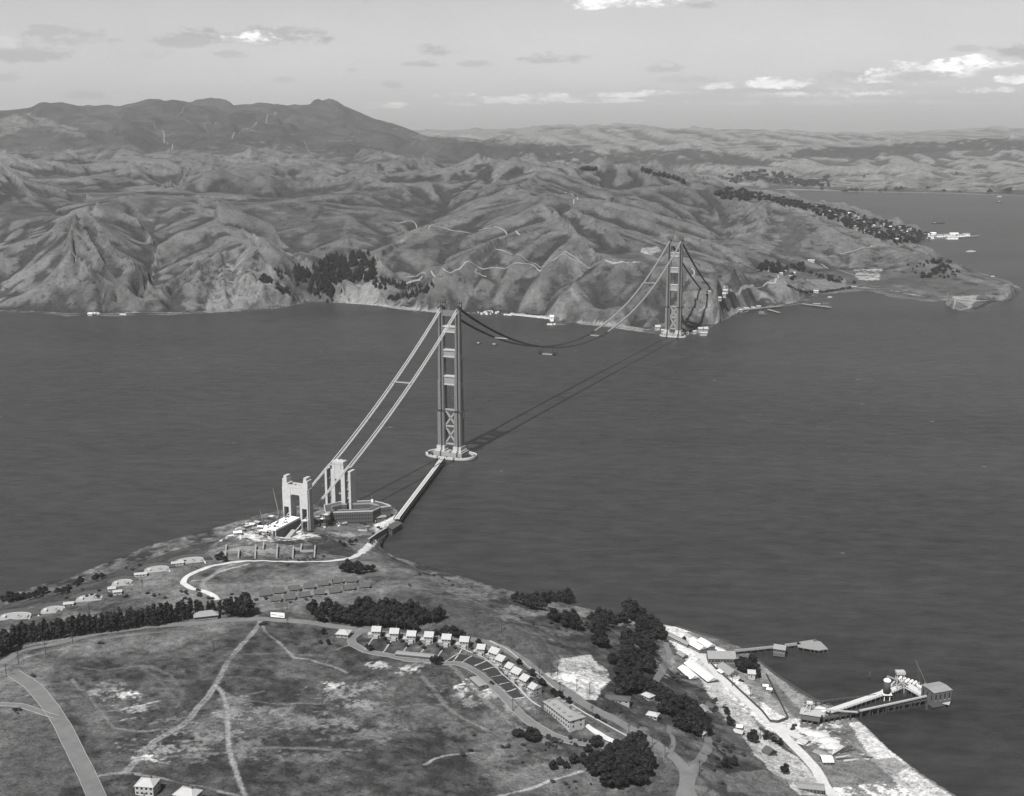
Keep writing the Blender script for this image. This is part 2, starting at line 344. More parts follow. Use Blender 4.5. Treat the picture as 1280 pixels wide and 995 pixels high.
_px, _py = 640 + FH.X*F/(FH.Y*math.cos(TH)+(H-FH.z)*math.sin(TH)), 0
cr = sstep(_px, 238, 262)*sstep(_px, 392, 368)*sstep(FH.Y, 3640, 3560)*(FH.z > 4)
FH.z += cr*((0.16-np.abs(fbm(FH.X, FH.Y, 85, 4, 101)))*70 + fbm(FH.X, FH.Y, 22, 3, 103)*9)
# keep the shore where it is
near0 = sstep(keep, 0.0, 12.0)
FH.z = np.where(isl, keep*(1-near0) + FH.z*near0, -12.0)
FH.z = np.where(isl, np.maximum(FH.z, 0.35), FH.z)
q = 0.6*keep + 0.4*FH.z; q0 = q.copy()
for k in range(40):
    p = np.pad(q, 1, 'edge'); q = 0.25*(p[:-2, 1:-1]+p[2:, 1:-1]+p[1:-1, :-2]+p[1:-1, 2:])
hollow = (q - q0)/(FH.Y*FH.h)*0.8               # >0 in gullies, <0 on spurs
# ------------------------------------------------------------------ near shore terrain
FG = Field(-0.80, 0.70, 440, 1720, 0.0015)
shore_g = [(-1000,985),(-600,880),(-300,815),(-100,772),(0,745),(30,737),(60,728),(85,722),(105,714),(120,708),(150,697),(190,680),(240,668),(285,655),(315,646),(335,641),(350,637),(370,632),(400,629),(430,627),(465,624.5),(486,628),(495,636),
 (505,645),(502,655),(484,671),(472,685),(500,697),(540,709),(600,727),(650,741),(690,750),(720,757),(760,766),(820,779),(850,784),(900,799),(925,808),(948,824),(970,843),(1000,862),(1020,874),(1040,881),
 (1072,898),(1090,915),(1110,935),(1150,965),(1200,997),(1300,1060),(1420,1140)]
SG = Zs([(x, y, 0.0) for x, y in shore_g])
landg = SG + [np.array([1500, 100, 0]), np.array([-1500, 100, 0])]
isg = in_poly(FG.X, FG.Y, landg)
FG.area(~isg, -10.0)
G_ = lambda L: FG.line(Zs(L))
G_([(-400,850,50),(-200,806,50),(-60,778,50),(0,765,50),(60,755,52),(110,742,53),(150,728,54),(190,715,55),(235,699,55),(275,690,52),(300,680,50)])   # battery terrace, west edge
G_([(-60,800,60),(0,790,60),(100,775,61),(200,750,60),(240,722,58),(290,705,56),(350,702,55),(400,702,52),(440,697,44),(456,686,32)])
G_([(285,668,48),(320,664,44),(340,668,38)])
G_([(290,690,50),(340,692,50),(400,694,46)])
G_([(385,668,30),(410,672,34),(440,678,30)])
G_([(375,656,18),(398,656,5),(430,656,3),(466,654,3),(480,650,3),(490,640,3),(486,634,3),(460,632,3),(410,635,3),(392,642,6),(385,647,12)])
G_([(456,686,32),(468,670,20),(484,655,9),(500,641,6)])
G_([(470,690,28),(500,706,38),(545,722,42),(600,738,44),(650,752,44),(690,765,42),(740,785,38),(790,800,32),(818,812,26)])   # bluff edge
G_([(460,720,56),(520,735,57),(600,765,58),(660,800,57),(700,840,55),(740,868,52),(790,900,47),(835,935,42),(865,960,40),(890,990,40)])
G_([(822,795,4),(850,805,4),(900,830,4),(950,860,4),(990,885,4),(1030,905,4),(1080,950,3),(1140,990,3)])
G_([(826,812,6),(846,848,7),(870,868,8),(905,890,8),(950,930,8),(1000,965,8),(1040,1000,8),(1080,1050,8)])   # foot of the bluff
G_([(818,812,26),(822,850,24),(850,880,22),(885,905,20),(915,940,20),(950,985,20),(980,1030,20)])
G_([(-100,850,70),(0,840,70),(60,830,68),(160,800,65),(310,778,60),(400,785,58),(520,800,59),(600,815,59),(660,860,57),(720,905,53)])
G_([(-100,960,78),(60,930,73),(150,880,69),(300,860,66),(420,850,63),(540,860,58),(620,900,52),(680,930,48)])
G_([(-100,1100,84),(100,1000,78),(300,960,70),(450,950,62),(560,960,55),(680,970,47),(780,960,42)])
G_([(100,1150,80),(500,1100,66),(700,1050,46),(880,1080,40),(1000,1100,20)])
for s_ in (-16, 0, 16):
    FG.line([np.array([*(ST[:2]+AX*t_+AP*s_), z_]) for t_, z_ in ((-400, 12), (-430, 14), (-455, 15), (-478, 16))])
FG.solve(); FG.blur(6)
kg = FG.z.copy(); gx_, gy_ = FG.grad(); sg = np.hypot(gx_, gy_)
FG.erode([46, 22], 0.055, 0.12, 0.5)
FG.z += fbm(FG.X, FG.Y, 90, 5, 21)*3.0*sstep(kg, 10, 40) + fbm(FG.X, FG.Y, 18, 4, 23)*1.3*sstep(kg, 10, 30)
n0 = sstep(kg, 0, 9); FG.z = np.where(isg, np.maximum(kg*(1-n0)+FG.z*n0, 0.3), -10.0)
# ------------------------------------------------------------------ surfaces
def mat(name, v, rough=0.9, spec=0.15, var=0.25, scale=0.3, bump=0.0, bscale=0.5, metal=0.0, fine=None):
    """grey procedural surface (the picture is black and white): base tone with mottled wear"""
    m = bpy.data.materials.new(name); m.use_nodes = True; T = NT_(m.node_tree); b = m.node_tree.nodes['Principled BSDF']
    g = T.new('ShaderNodeNewGeometry'); pos = g.outputs['Position']
    a = T.noise(pos, scale, 5, 0.65); c = T.noise(pos, scale*7.3, 3, 0.6)
    k = T.m('ADD', T.m('MULTIPLY', T.m('SUBTRACT', a, 0.5), 2*var), T.m('MULTIPLY', T.m('SUBTRACT', c, 0.5), var))
    val = T.m('MULTIPLY', T.m('ADD', k, 1.0), v, clamp=True)
    cc = T.new('ShaderNodeCombineColor'); [T.put(cc.inputs[i], val) for i in range(3)]
    T.l.new(cc.outputs[0], b.inputs['Base Color']); b.inputs['Roughness'].default_value = rough
    b.inputs['Specular IOR Level'].default_value = spec; b.inputs['Metallic'].default_value = metal
    if bump:
        bp = T.new('ShaderNodeBump'); bp.inputs['Strength'].default_value = 1.0; bp.inputs['Distance'].default_value = bump
        T.l.new(T.noise(pos, bscale, 4, 0.6), bp.inputs['Height']); T.l.new(bp.outputs[0], b.inputs['Normal'])
    return m
def land_mat(name, scales, amps, bump, bscale, speck):
    m = bpy.data.materials.new(name); m.use_nodes = True; T = NT_(m.node_tree); b = m.node_tree.nodes['Principled BSDF']
    g = T.new('ShaderNodeNewGeometry'); pos = g.outputs['Position']
    at = T.new('ShaderNodeAttribute', attribute_name='albedo'); v = at.outputs['Fac']
    k = 1.0
    for s_, a_ in zip(scales, amps): k = T.m('ADD', k, T.m('MULTIPLY', T.m('SUBTRACT', T.noise(pos, s_, 4, 0.7), 0.5), a_*2.1))
    v = T.m('MULTIPLY', v, k)
    if speck:                                   # single dark bushes
        sp = T.ramp(T.noise(pos, speck, 2, 0.5), 0.60, 0.66); cl = T.ramp(T.noise(pos, speck*0.09, 3, 0.6), 0.40, 0.58)
        v = T.m('MULTIPLY', v, T.m('SUBTRACT', 1.0, T.m('MULTIPLY', T.m('MULTIPLY', sp, cl), 0.55)))
    v = T.m('MAXIMUM', v, 0.02)
    cc = T.new('ShaderNodeCombineColor'); [T.put(cc.inputs[i], v) for i in range(3)]
    T.l.new(cc.outputs[0], b.inputs['Base Color']); b.inputs['Roughness'].default_value = 1.0; b.inputs['Specular IOR Level'].default_value = 0.03
    bp = T.new('ShaderNodeBump'); bp.inputs['Strength'].default_value = 1.0; bp.inputs['Distance'].default_value = bump
    T.l.new(T.noise(pos, bscale, 6, 0.68), bp.inputs['Height']); T.l.new(bp.outputs[0], b.inputs['Normal'])
    return m

def pix(X, Y, Z):                              # inverse of ray(): used to lay colour patches where the photo shows them
    c = Z - H; dep = Y*math.cos(TH) - c*math.sin(TH); up = Y*math.sin(TH) + c*math.cos(TH)
    return 640 + X*F/dep, 497.5 - up*F/dep
class Paint:
    def __init__(s, f, al, warp):
        s.f = f; s.a = al; s.px, s.py = pix(f.X, f.Y, f.z); s.X = f.X; s.Y = f.Y
        s.wx = fbm(f.X, f.Y, warp, 4, 51)*2; s.wy = fbm(f.X, f.Y, warp, 4, 57)*2
        s.n = fbm(f.X, f.Y, warp*0.6, 5, 61)*2; s.hf = fbm(f.X, f.Y, warp*0.14, 4, 67, .7)*3.2
    def poly(s, P, v, w=3.0, rag=0.0, mix=1.0, yr=None):
        xs = [p[0] for p in P]; ys = [p[1] for p in P]
        bb = (s.px > min(xs)-12) & (s.px < max(xs)+12) & (s.py > min(ys)-12) & (s.py < max(ys)+12)
        if yr: bb &= (s.Y > yr[0]) & (s.Y < yr[1])
        i = np.nonzero(bb)
        if not len(i[0]): return
        x = s.px[i] + s.wx[i]*w; y = s.py[i] + s.wy[i]*w*0.5
        k = in_poly(x, y, P)
        k = k*mix
        if rag: k = k*sstep(s.n[i] + s.hf[i]*0.6, -1.1 + rag, -0.4 + rag)
        else: k = k*(1 - 0.35*sstep(s.hf[i], 0.1, 0.7))
        s.a[i] = s.a[i]*(1-k) + v*k
    def soft(s, cx, cy, rx, ry, v, mix=1.0, thr=0.0):
        i = np.nonzero((np.abs(s.px-cx) < rx*1.7) & (np.abs(s.py-cy) < ry*1.7))
        if not len(i[0]): return
        r = ((s.px[i]-cx)/rx)**2 + ((s.py[i]-cy)/ry)**2
        k = sstep(1.0 - r + s.n[i]*1.1 + s.hf[i]*.55 - thr, 0.0, 1.3)*mix; s.a[i] = s.a[i]*(1-k) + v*k

def track(P, pts, w, v, mix=.8, rut=False):
    hp = [FG.hit(*p) for p in pts]; C = catmull(np.array([p for p in hp if p is not None])[:, :2], 8)
    i = np.nonzero((P.X > C[:, 0].min()-12) & (P.X < C[:, 0].max()+12) & (P.Y > C[:, 1].min()-12) & (P.Y < C[:, 1].max()+12))
    x = P.X[i]; y = P.Y[i]; d = np.full(x.shape, 1e9)
    for a, b in zip(C[:-1], C[1:]):
        e = b-a; L2 = float(e@e)+1e-9; t = np.clip(((x-a[0])*e[0]+(y-a[1])*e[1])/L2, 0, 1); d = np.minimum(d, np.hypot(x-a[0]-t*e[0], y-a[1]-t*e[1]))
    d = d + P.hf[i]*0.2 + P.n[i]*0.35
    k = 1 - sstep(d, w*.5-.5, w*.5+1.0)
    if rut: k = k*(1 - .45*(1-sstep(np.abs(d), 0.1*w, .25*w)))
    k = k*mix*(1-.3*sstep(P.n[i], 0, .8)); P.a[i] = P.a[i]*(1-k) + v*k
# --- Marin hills: dry grass, scrub in the gullies, woods on the far slopes, painted lit and shaded facets at right
X_, Y_, Z_h = FH.X, FH.Y, FH.z
n_lo = fbm(X_, Y_, 700, 5, 31); n_md = fbm(X_, Y_, 170, 5, 33); n_hi = fbm(X_, Y_, 40, 4, 35)
alb = 0.062 + 0.026*n_lo + 0.03*n_md + 0.024*n_hi
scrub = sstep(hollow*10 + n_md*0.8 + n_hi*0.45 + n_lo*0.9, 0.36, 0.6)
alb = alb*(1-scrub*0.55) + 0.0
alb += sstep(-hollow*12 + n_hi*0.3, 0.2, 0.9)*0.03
hx, hy = FH.grad(); shp = np.hypot(hx, hy)
rock = sstep(shp, 0.65, 1.1)*(Z_h < 140)*(Y_ < 6000); alb = alb*(1-rock) + rock*(0.085 + 0.10*n_hi + 0.05*n_md)
far = sstep(Y_, 8800, 9800)
tamz = far*sstep(-X_/Y_ + 0.0*n_lo, -0.03, 0.02)*(Y_ < 17000)                 # wooded mountain on the left
alb = alb*(1-tamz) + tamz*(0.038 + 0.022*n_lo + 0.02*n_md)
rightf = far*(1-tamz); wood = sstep(n_lo*0.7 + fbm(X_, Y_, 2400, 4, 41)*1.1 + hollow*20, 0.05, 0.25)
alb = alb*(1-rightf) + rightf*(0.135*(1-wood) + 0.045*wood)
P = Paint(FH, alb, 120)
woods = [[(560,182),(600,184),(640,179),(690,178),(735,186),(770,200),(740,210),(700,200),(640,198),(590,206),(545,196)],
 [(740,193),(800,190),(870,186),(930,195),(985,200),(960,208),(900,206),(850,210),(790,208),(730,204)],
 [(1000,186),(1085,183),(1150,178),(1250,173),(1290,176),(1290,186),(1180,188),(1100,196),(1040,198),(990,196)]]
for w_ in woods: P.poly(w_, 0.032, 3, rag=-0.4, yr=(7500, 40000))
P.poly([(0,146),(30,142),(62,150),(112,170),(100,172),(60,158),(30,160),(0,172)], 0.10, 4, yr=(9000, 20000)); P.soft(200,205,90,14,0.12,0.5); P.soft(330,195,60,14,0.125,0.6); P.soft(660,170,130,9,0.15,0.6)
P.soft(940,290,45,28,0.135,0.55); P.soft(1045,302,60,18,0.125,0.6); P.soft(1100,325,60,14,0.125,0.6)  # lit facets of the right hill, sunlight painted in as paler tone
P.poly([(985,268),(1010,268),(1008,290),(1000,318),(960,318),(975,295)], 0.05, 5, mix=.9)  # shaded facet of the right hill, shade painted in as dark tone
P.poly([(905,238),(925,244),(920,256),(908,270),(902,258)], 0.06, 4, mix=.8)
P.poly([(893,330),(905,325),(940,335),(948,350),(925,362),(905,362),(895,350)], 0.05, 5, rag=.6)
P.poly([(1068,338),(1105,336),(1100,350),(1072,350)], 0.26, 3, rag=.6)
P.poly([(1190,371),(1222,369),(1222,377),(1210,385),(1198,378)], 0.25, 3, mix=.8)
P.poly([(1000,350),(1060,350),(1060,362),(1010,366)], 0.13, 3)
P.poly([(800,311),(822,308),(828,314),(812,319),(800,316)], 0.24, 2)
P.poly([(430,356),(470,356),(480,372),(470,380),(430,380),(420,372)], 0.17, 4)
P.poly([(300,332),(320,332),(345,345),(340,366),(300,390),(250,392),(265,350),(280,328)], 0.135, 5, rag=.25)
P.poly([(865,398),(890,372),(905,395),(893,405)], 0.16, 4, rag=.4)
P.soft(120,345,60,40,0.06,0.6); P.soft(170,270,60,25,0.055,0.6); P.soft(335,300,40,20,0.065,0.5); P.soft(770,370,60,28,0.05,0.65); P.soft(560,300,30,18,0.06,0.5)
P.soft(365,230,50,9,0.05,0.8,-.2); P.soft(300,235,35,10,0.055,0.7); P.soft(455,232,45,10,0.06,.7); P.soft(60,235,60,14,0.06,0.7); P.soft(640,265,40,20,0.07,.6)
P.soft(1010,225,45,7,0.045,0.9); P.soft(1180,228,100,10,0.12,.7); P.soft(880,210,50,5,.13,.7); P.soft(1030,215,30,3,.13,.7)
low = isl & (keep < 7) & (keep > -1) & (Y_ < 5200); alb = np.where(low & (keep < 0.9), 0.13 + 0.16*n_hi, alb)
P.a = alb
P.poly([(520,388),(470,384),(430,380),(430,378),(470,380),(520,385)], 0.22, 1)
P.poly([(640,392),(690,396),(692,402),(640,397)], 0.42, 1.5); P.poly([(722,402),(765,404),(805,411),(800,418),(760,411),(722,408)], 0.18, 1.5)
P.poly([(430,380),(520,388),(560,392),(560,388)], 0.2, 1)
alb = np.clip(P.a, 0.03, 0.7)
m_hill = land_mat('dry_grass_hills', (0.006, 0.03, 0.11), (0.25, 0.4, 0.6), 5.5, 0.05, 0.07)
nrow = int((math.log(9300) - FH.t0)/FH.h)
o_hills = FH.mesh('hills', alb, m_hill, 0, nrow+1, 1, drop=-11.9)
m_far = land_mat('far_hills_surface', (0.002, 0.010, 0.03), (0.3, 0.6, 0.7), 26.0, 0.012, 0.02)
o_far = FH.mesh('far_hills', alb, m_far, nrow, None, 2, drop=-11.9)

# --- near shore
X_, Y_ = FG.X, FG.Y
g_lo = fbm(X_, Y_, 160, 5, 71); g_md = fbm(X_, Y_, 45, 5, 73); g_hi = fbm(X_, Y_, 9, 4, 75)
ga = 0.056 + 0.026*g_lo + 0.034*g_md + 0.05*g_hi
ga += sstep(g_lo + g_md*0.5, 0.18, 0.45)*0.03
gpx, gpy = pix(FG.X, FG.Y, FG.z)
west = sstep(gpy, 775, 730)*sstep(gpx, 560, 430); ga = ga + west*(0.045 + 0.05*g_md)
bl = sstep(sg, 0.16, 0.4); ga = ga*(1-bl) + bl*(0.065 + 0.08*g_md + 0.05*g_hi)
low = (kg < 7); ga = np.where(low & (gpx > 800), 0.12 + 0.08*g_md + 0.05*g_hi, ga)
P = Paint(FG, ga, 26)
Q = P.poly; S_ = P.soft
# bare pale earth
Q([(690,826),(718,820),(738,818),(748,828),(762,836),(764,850),(755,862),(748,876),(735,874),(722,866),(705,856),(688,848),(676,840),(700,838)], 0.34, 4)
Q([(700,842),(735,836),(758,834),(762,850),(748,866),(735,860),(715,852),(690,846)], 0.62, 4, rag=.75)
Q([(560,858),(580,848),(605,852),(612,868),(600,874),(575,872)], 0.6, 5, rag=.75); S_(640,880,30,10,.18,.8); S_(590,868,48,14,.2,.7)
S_(430,865,42,15,.19,.9); S_(418,855,18,8,.5,.9,.3); S_(448,880,22,8,.3,.9,.3); S_(460,885,60,16,.14,.6)
S_(150,872,24,11,.48,.95,.35); S_(135,860,22,9,.2,.8); S_(170,885,22,6,.3,.8,.2)
S_(215,935,60,12,.3,.85,.45); S_(260,905,60,22,.17,.7,.1); S_(280,930,90,22,.15,.7,.1); S_(185,950,28,6,.5,.9,.3); S_(290,885,24,24,.17,.7,.1)
S_(380,905,80,14,.16,.7,.2); S_(450,915,60,12,.17,.6,.2); S_(350,945,90,10,.14,.6,.2); S_(560,905,60,14,.12,.6,.2); S_(330,890,60,7,.2,.6,.3)
S_(475,832,16,4,.4,.9,.1); S_(510,837,16,6,.38,.9,.1); S_(520,830,20,8,.3,.7,.2)
S_(300,686,60,7,.3,.6,.2); S_(330,655,30,10,.5,.9,.2); S_(310,668,36,8,.6,.9,.2); S_(355,668,28,8,.55,.9,.25); S_(345,690,50,7,.25,.6,.2)
S_(430,668,22,6,.3,.8,.3); S_(480,660,16,5,.35,.8,.2); S_(410,645,30,8,.3,.7)
S_(600,740,50,14,.17,.7,.1); S_(560,715,40,10,.16,.6,.1); S_(655,765,40,10,.2,.6,.2); S_(700,790,30,10,.15,.6,.2); S_(830,830,12,16,.25,.8,.1); S_(812,800,14,10,.22,.7,.2)
S_(30,815,60,6,.16,.6,.1); S_(20,850,30,10,.13,.6); S_(120,770,80,5,.15,.7); S_(260,735,90,10,.12,.6)
S_(20,935,40,14,.085,.8)
Q([(0,742),(60,727),(120,707),(190,678),(240,666),(262,668),(262,690),(190,708),(120,740),(60,752),(0,764)], 0.042, 3, mix=.8)
# clumps of dark scrub
for a in [(372,700,34,10),(405,690,26,12),(355,703,12,4),(770,790,40,12),(730,780,30,10),(770,830,40,26),(800,880,40,20),(870,900,40,24),(900,950,26,18),(935,960,20,14),(60,745,46,7),(150,722,30,6),(215,694,30,5),(255,684,18,4),(430,890,16,4),(880,885,36,16),(690,935,46,8),(850,860,10,30),(660,950,40,8)]:
    S_(*a, 0.035, 0.8, .1)
Q([(384,676),(410,672),(430,680),(443,690),(438,697),(415,694),(395,685)], 0.032, 2); Q([(340,677),(378,674),(384,679),(360,681)], 0.035, 1.5)
Q([(466,657),(484,648),(500,639),(505,645),(488,664),(470,680),(455,692),(446,690),(462,676),(470,664)], 0.5, 2); Q([(300,660),(345,662),(372,668),(395,667),(398,672),(360,675),(320,676),(292,672)], 0.45, 4, rag=.5)
# mown plots on the parade ground and by the water
Q([(0,872),(28,868),(52,884),(62,893),(0,884)], 0.085, .5); Q([(0,895),(60,893),(95,950),(70,995),(0,995)], 0.075, 2, mix=.7)
Q([(540,745),(600,752),(660,790),(700,815),(700,832),(655,842),(600,800),(540,790)], 0.055, 6, mix=.75)
Q([(835,785),(868,795),(905,812),(940,850),(985,885),(1000,905),(1000,925),(960,912),(915,878),(880,845),(850,815),(828,795)], 0.5, 3)
Q([(880,820),(905,860),(950,912),(1010,960),(1040,995),(1000,995),(960,960),(905,900),(865,835)], 0.33, 4)
Q([(990,898),(1050,905),(1065,930),(1050,945),(1000,930),(970,910)], 0.45, 5, rag=.9)
Q([(1045,985),(1130,975),(1165,992),(1200,1010),(1040,1010)], 0.5, 4, rag=1.0)
Q([(1060,902),(1080,902),(1140,960),(1210,1010),(1160,1010),(1090,950)], 0.42, 3)
Q([(1030,880),(1060,895),(1045,905),(1020,890)], 0.27, 4); Q([(950,828),(1000,866),(1030,880),(1015,895),(975,860)], 0.2, 4)
Q([(900,822),(945,835),(1005,890),(990,900),(945,870)], 0.10, 4, mix=.8)
Q([(1030,950),(1120,948),(1140,960),(1110,972),(1040,965)], 0.12, 4, mix=.8)
S_(935,875,18,14,.1,.8); S_(975,850,26,14,.15,.6)
Q([(905,968),(955,962),(985,975),(990,990),(910,990)], 0.11, 2)
# lower slopes along the water, narrow beach and surf-washed rock
edge = isg & (kg < 3.0); P.a = np.where(edge & (gpx < 820), 0.075 + 0.12*g_hi + 0.1*g_md, P.a)
Q([(800,776),(850,783),(868,790),(850,790),(800,781)], 0.5, 1)
for a_ in [([(326,775),(320,786),(305,803),(290,820),(279,838),(269,856),(258,873),(249,882),(230,905),(210,917),(193,926),(178,942),(160,962)], 3.7, .2, .95, True), ([(269,856),(279,869),(284,888),(285,908),(287,938),(298,974),(308,998)], 2.6, .22, .9), ([(327,778),(332,790),(342,798),(356,810),(369,822),(387,824),(400,829),(413,832),(434,841)], 2.0, .2, .9),
  ([(280,819),(330,817.5),(366,817.5),(390,819)], 1.0, .12, .8), ([(408,829),(414,817)], 1.4, .14, .8), ([(421,812),(436,806),(444,806)], 2.2, .18, .9), ([(279,869),(295,871),(320,866),(330,864)], 1.6, .12, .7), ([(279,866),(310,876),(350,880),(400,880)], 1.8, .13, .7), ([(150,950),(220,945),(270,942),(330,935),(400,936),(450,938)], 2.6, .14, .7),
  ([(528,846),(545,866),(560,885),(589,903),(616,916)], 2.6, .14, .8), ([(530,956),(545,948),(561,944),(592,941)], 1.3, .26, .8), ([(600,1004),(640,991),(665,985),(690,975),(715,968),(738,961)], 1.5, .28, .9),
  ([(90,833),(125,838),(170,833),(190,834),(215,846),(228,868),(222,882)], 2.2, .10, .7), ([(178,836),(200,850),(215,870),(225,882)], 2.2, .10, .6), ([(90,849),(110,870),(130,895),(142,909),(175,914),(205,912)], 2.6, .14, .85), ([(94,849),(112,876),(133,902)], 1.0, .05, .8), ([(0,878),(44,866)], 1.0, .3, .8), ([(200,876),(175,882),(135,889)], 1.0, .34, .9), ([(170,897),(150,901)], 1.0, .3, .9), ([(175,826),(210,818),(235,808)], 1.5, .10, .5),
  ([(110,971),(160,966),(200,972),(260,985),(300,995)], 1.3, .22, .8), ([(1030,905),(1060,925),(1095,950),(1140,985)], 3, .18, .7), ([(300,703),(283,708),(270,716),(262,722),(250,725),(240,726)], 3.5, .2, .9), ([(262,722),(253,729),(257,738)], 3.5, .2, .9), ([(272,716),(290,710),(310,705)], 2.6, .32, .9),
  ([(-30,870),(0,838),(30,822),(80,810),(140,797),(200,790)], 3, .16, .6), ([(0,812),(30,808),(80,798),(140,787),(190,781)], 5, .17, .6), ([(700,790),(640,772),(560,740),(500,722)], 2.5, .13, .6), ([(620,760),(680,800),(700,830)], 2, .11, .6), ([(455,752),(380,757),(330,762),(318,772)], 3, .15, .7), ([(240,738),(300,740),(380,728),(450,722)], 2.0, .13, .6), ([(190,760),(215,748),(240,742)], 2, .16, .6), ([(555,881),(500,884),(440,900),(380,905)], 1.5, .12, .6), ([(560,830),(590,858),(640,905),(700,935)], 3.5, .16, .6), ([(700,820),(740,850),(735,870)], 2, .2, .6)]:
    track(P, *a_)
# lawns in front of the officers' houses
ga = np.clip(P.a, 0.028, 0.72)
m_grd = land_mat('rough_grass_ground', (0.02, 0.14, 0.5, 1.3), (0.35, 0.8, 1.0, 0.7), 0.9, 0.45, 0.25)
o_ground = FG.mesh('ground', ga, m_grd, 0, None, 1, drop=-9.9)

# --- water
mw = bpy.data.materials.new('sea_water'); mw.use_nodes = True; T = NT_(mw.node_tree); b = mw.node_tree.nodes['Principled BSDF']
g = T.new('ShaderNodeNewGeometry'); pos = g.outputs['Position']
mp = T.new('ShaderNodeMapping'); T.l.new(pos, mp.inputs[0]); mp.inputs['Rotation'].default_value = (0, 0, math.radians(20)); mp.inputs['Scale'].default_value = (0.45, 1.0, 1.0)
w1 = T.noise(mp.outputs[0], 0.05, 6, 0.7); w2 = T.noise(mp.outputs[0], 0.0022, 5, 0.6)
v = T.m('ADD', 0.025, T.m('MULTIPLY', T.m('SUBTRACT', w2, 0.5), 0.035)); v = T.m('ADD', v, T.m('MULTIPLY', T.m('SUBTRACT', w1, 0.5), 0.05)); cap = T.m('MULTIPLY', T.ramp(T.noise(mp.outputs[0], 0.11, 2, 0.5), 0.735, 0.77), T.ramp(T.noise(pos, 0.006, 2, 0.5), 0.5, 0.62)); v = T.m('ADD', v, T.m('MULTIPLY', cap, 0.3))
cc = T.new('ShaderNodeCombineColor'); [T.put(cc.inputs[i], v) for i in range(3)]; T.l.new(cc.outputs[0], b.inputs['Base Color'])
b.inputs['Roughness'].default_value = 0.38; b.inputs['IOR'].default_value = 1.33; b.inputs['Specular IOR Level'].default_value = 0.24
bp = T.new('ShaderNodeBump'); bp.inputs['Strength'].default_value = 1.0; bp.inputs['Distance'].default_value = 1.6
T.l.new(w1, bp.inputs['Height']); T.l.new(bp.outputs[0], b.inputs['Normal'])
me = bpy.data.meshes.new('water'); me.from_pydata([(-60000, -3000, 0), (60000, -3000, 0), (60000, 60000, 0), (-60000, 60000, 0)], [], [(0, 1, 2, 3)])
me.materials.append(mw); ow = bpy.data.objects.new('water', me); COL.objects.link(ow); ow['kind'] = 'structure'

# --- air
hz = bpy.data.meshes.new('haze'); x0, x1, y0, y1, z0, z1 = -29000, 29000, -500, 39000, -13.5, 1010
vs = [(x, y, z) for z in (z0, z1) for y in (y0, y1) for x in (x0, x1)]
hz.from_pydata(vs, [], [(0,2,3,1), (4,5,7,6), (0,1,5,4), (2,6,7,3), (0,4,6,2), (1,3,7,5)])
mh = bpy.data.materials.new('haze_air'); mh.use_nodes = True; mh.node_tree.nodes.clear(); T = NT_(mh.node_tree)
pv = T.new('ShaderNodeVolumePrincipled'); pv.inputs['Color'].default_value = (.95, .95, .95, 1); pv.inputs['Density'].default_value = 2.5e-5; pv.inputs['Anisotropy'].default_value = 0.2
T.l.new(pv.outputs[0], T.new('ShaderNodeOutputMaterial').inputs['Volume']); hz.materials.append(mh)
oh = bpy.data.objects.new('haze', hz); COL.objects.link(oh); oh['kind'] = 'stuff'; oh['label'] = 'thin pale haze over the strait and the far hills'; oh['category'] = 'haze'
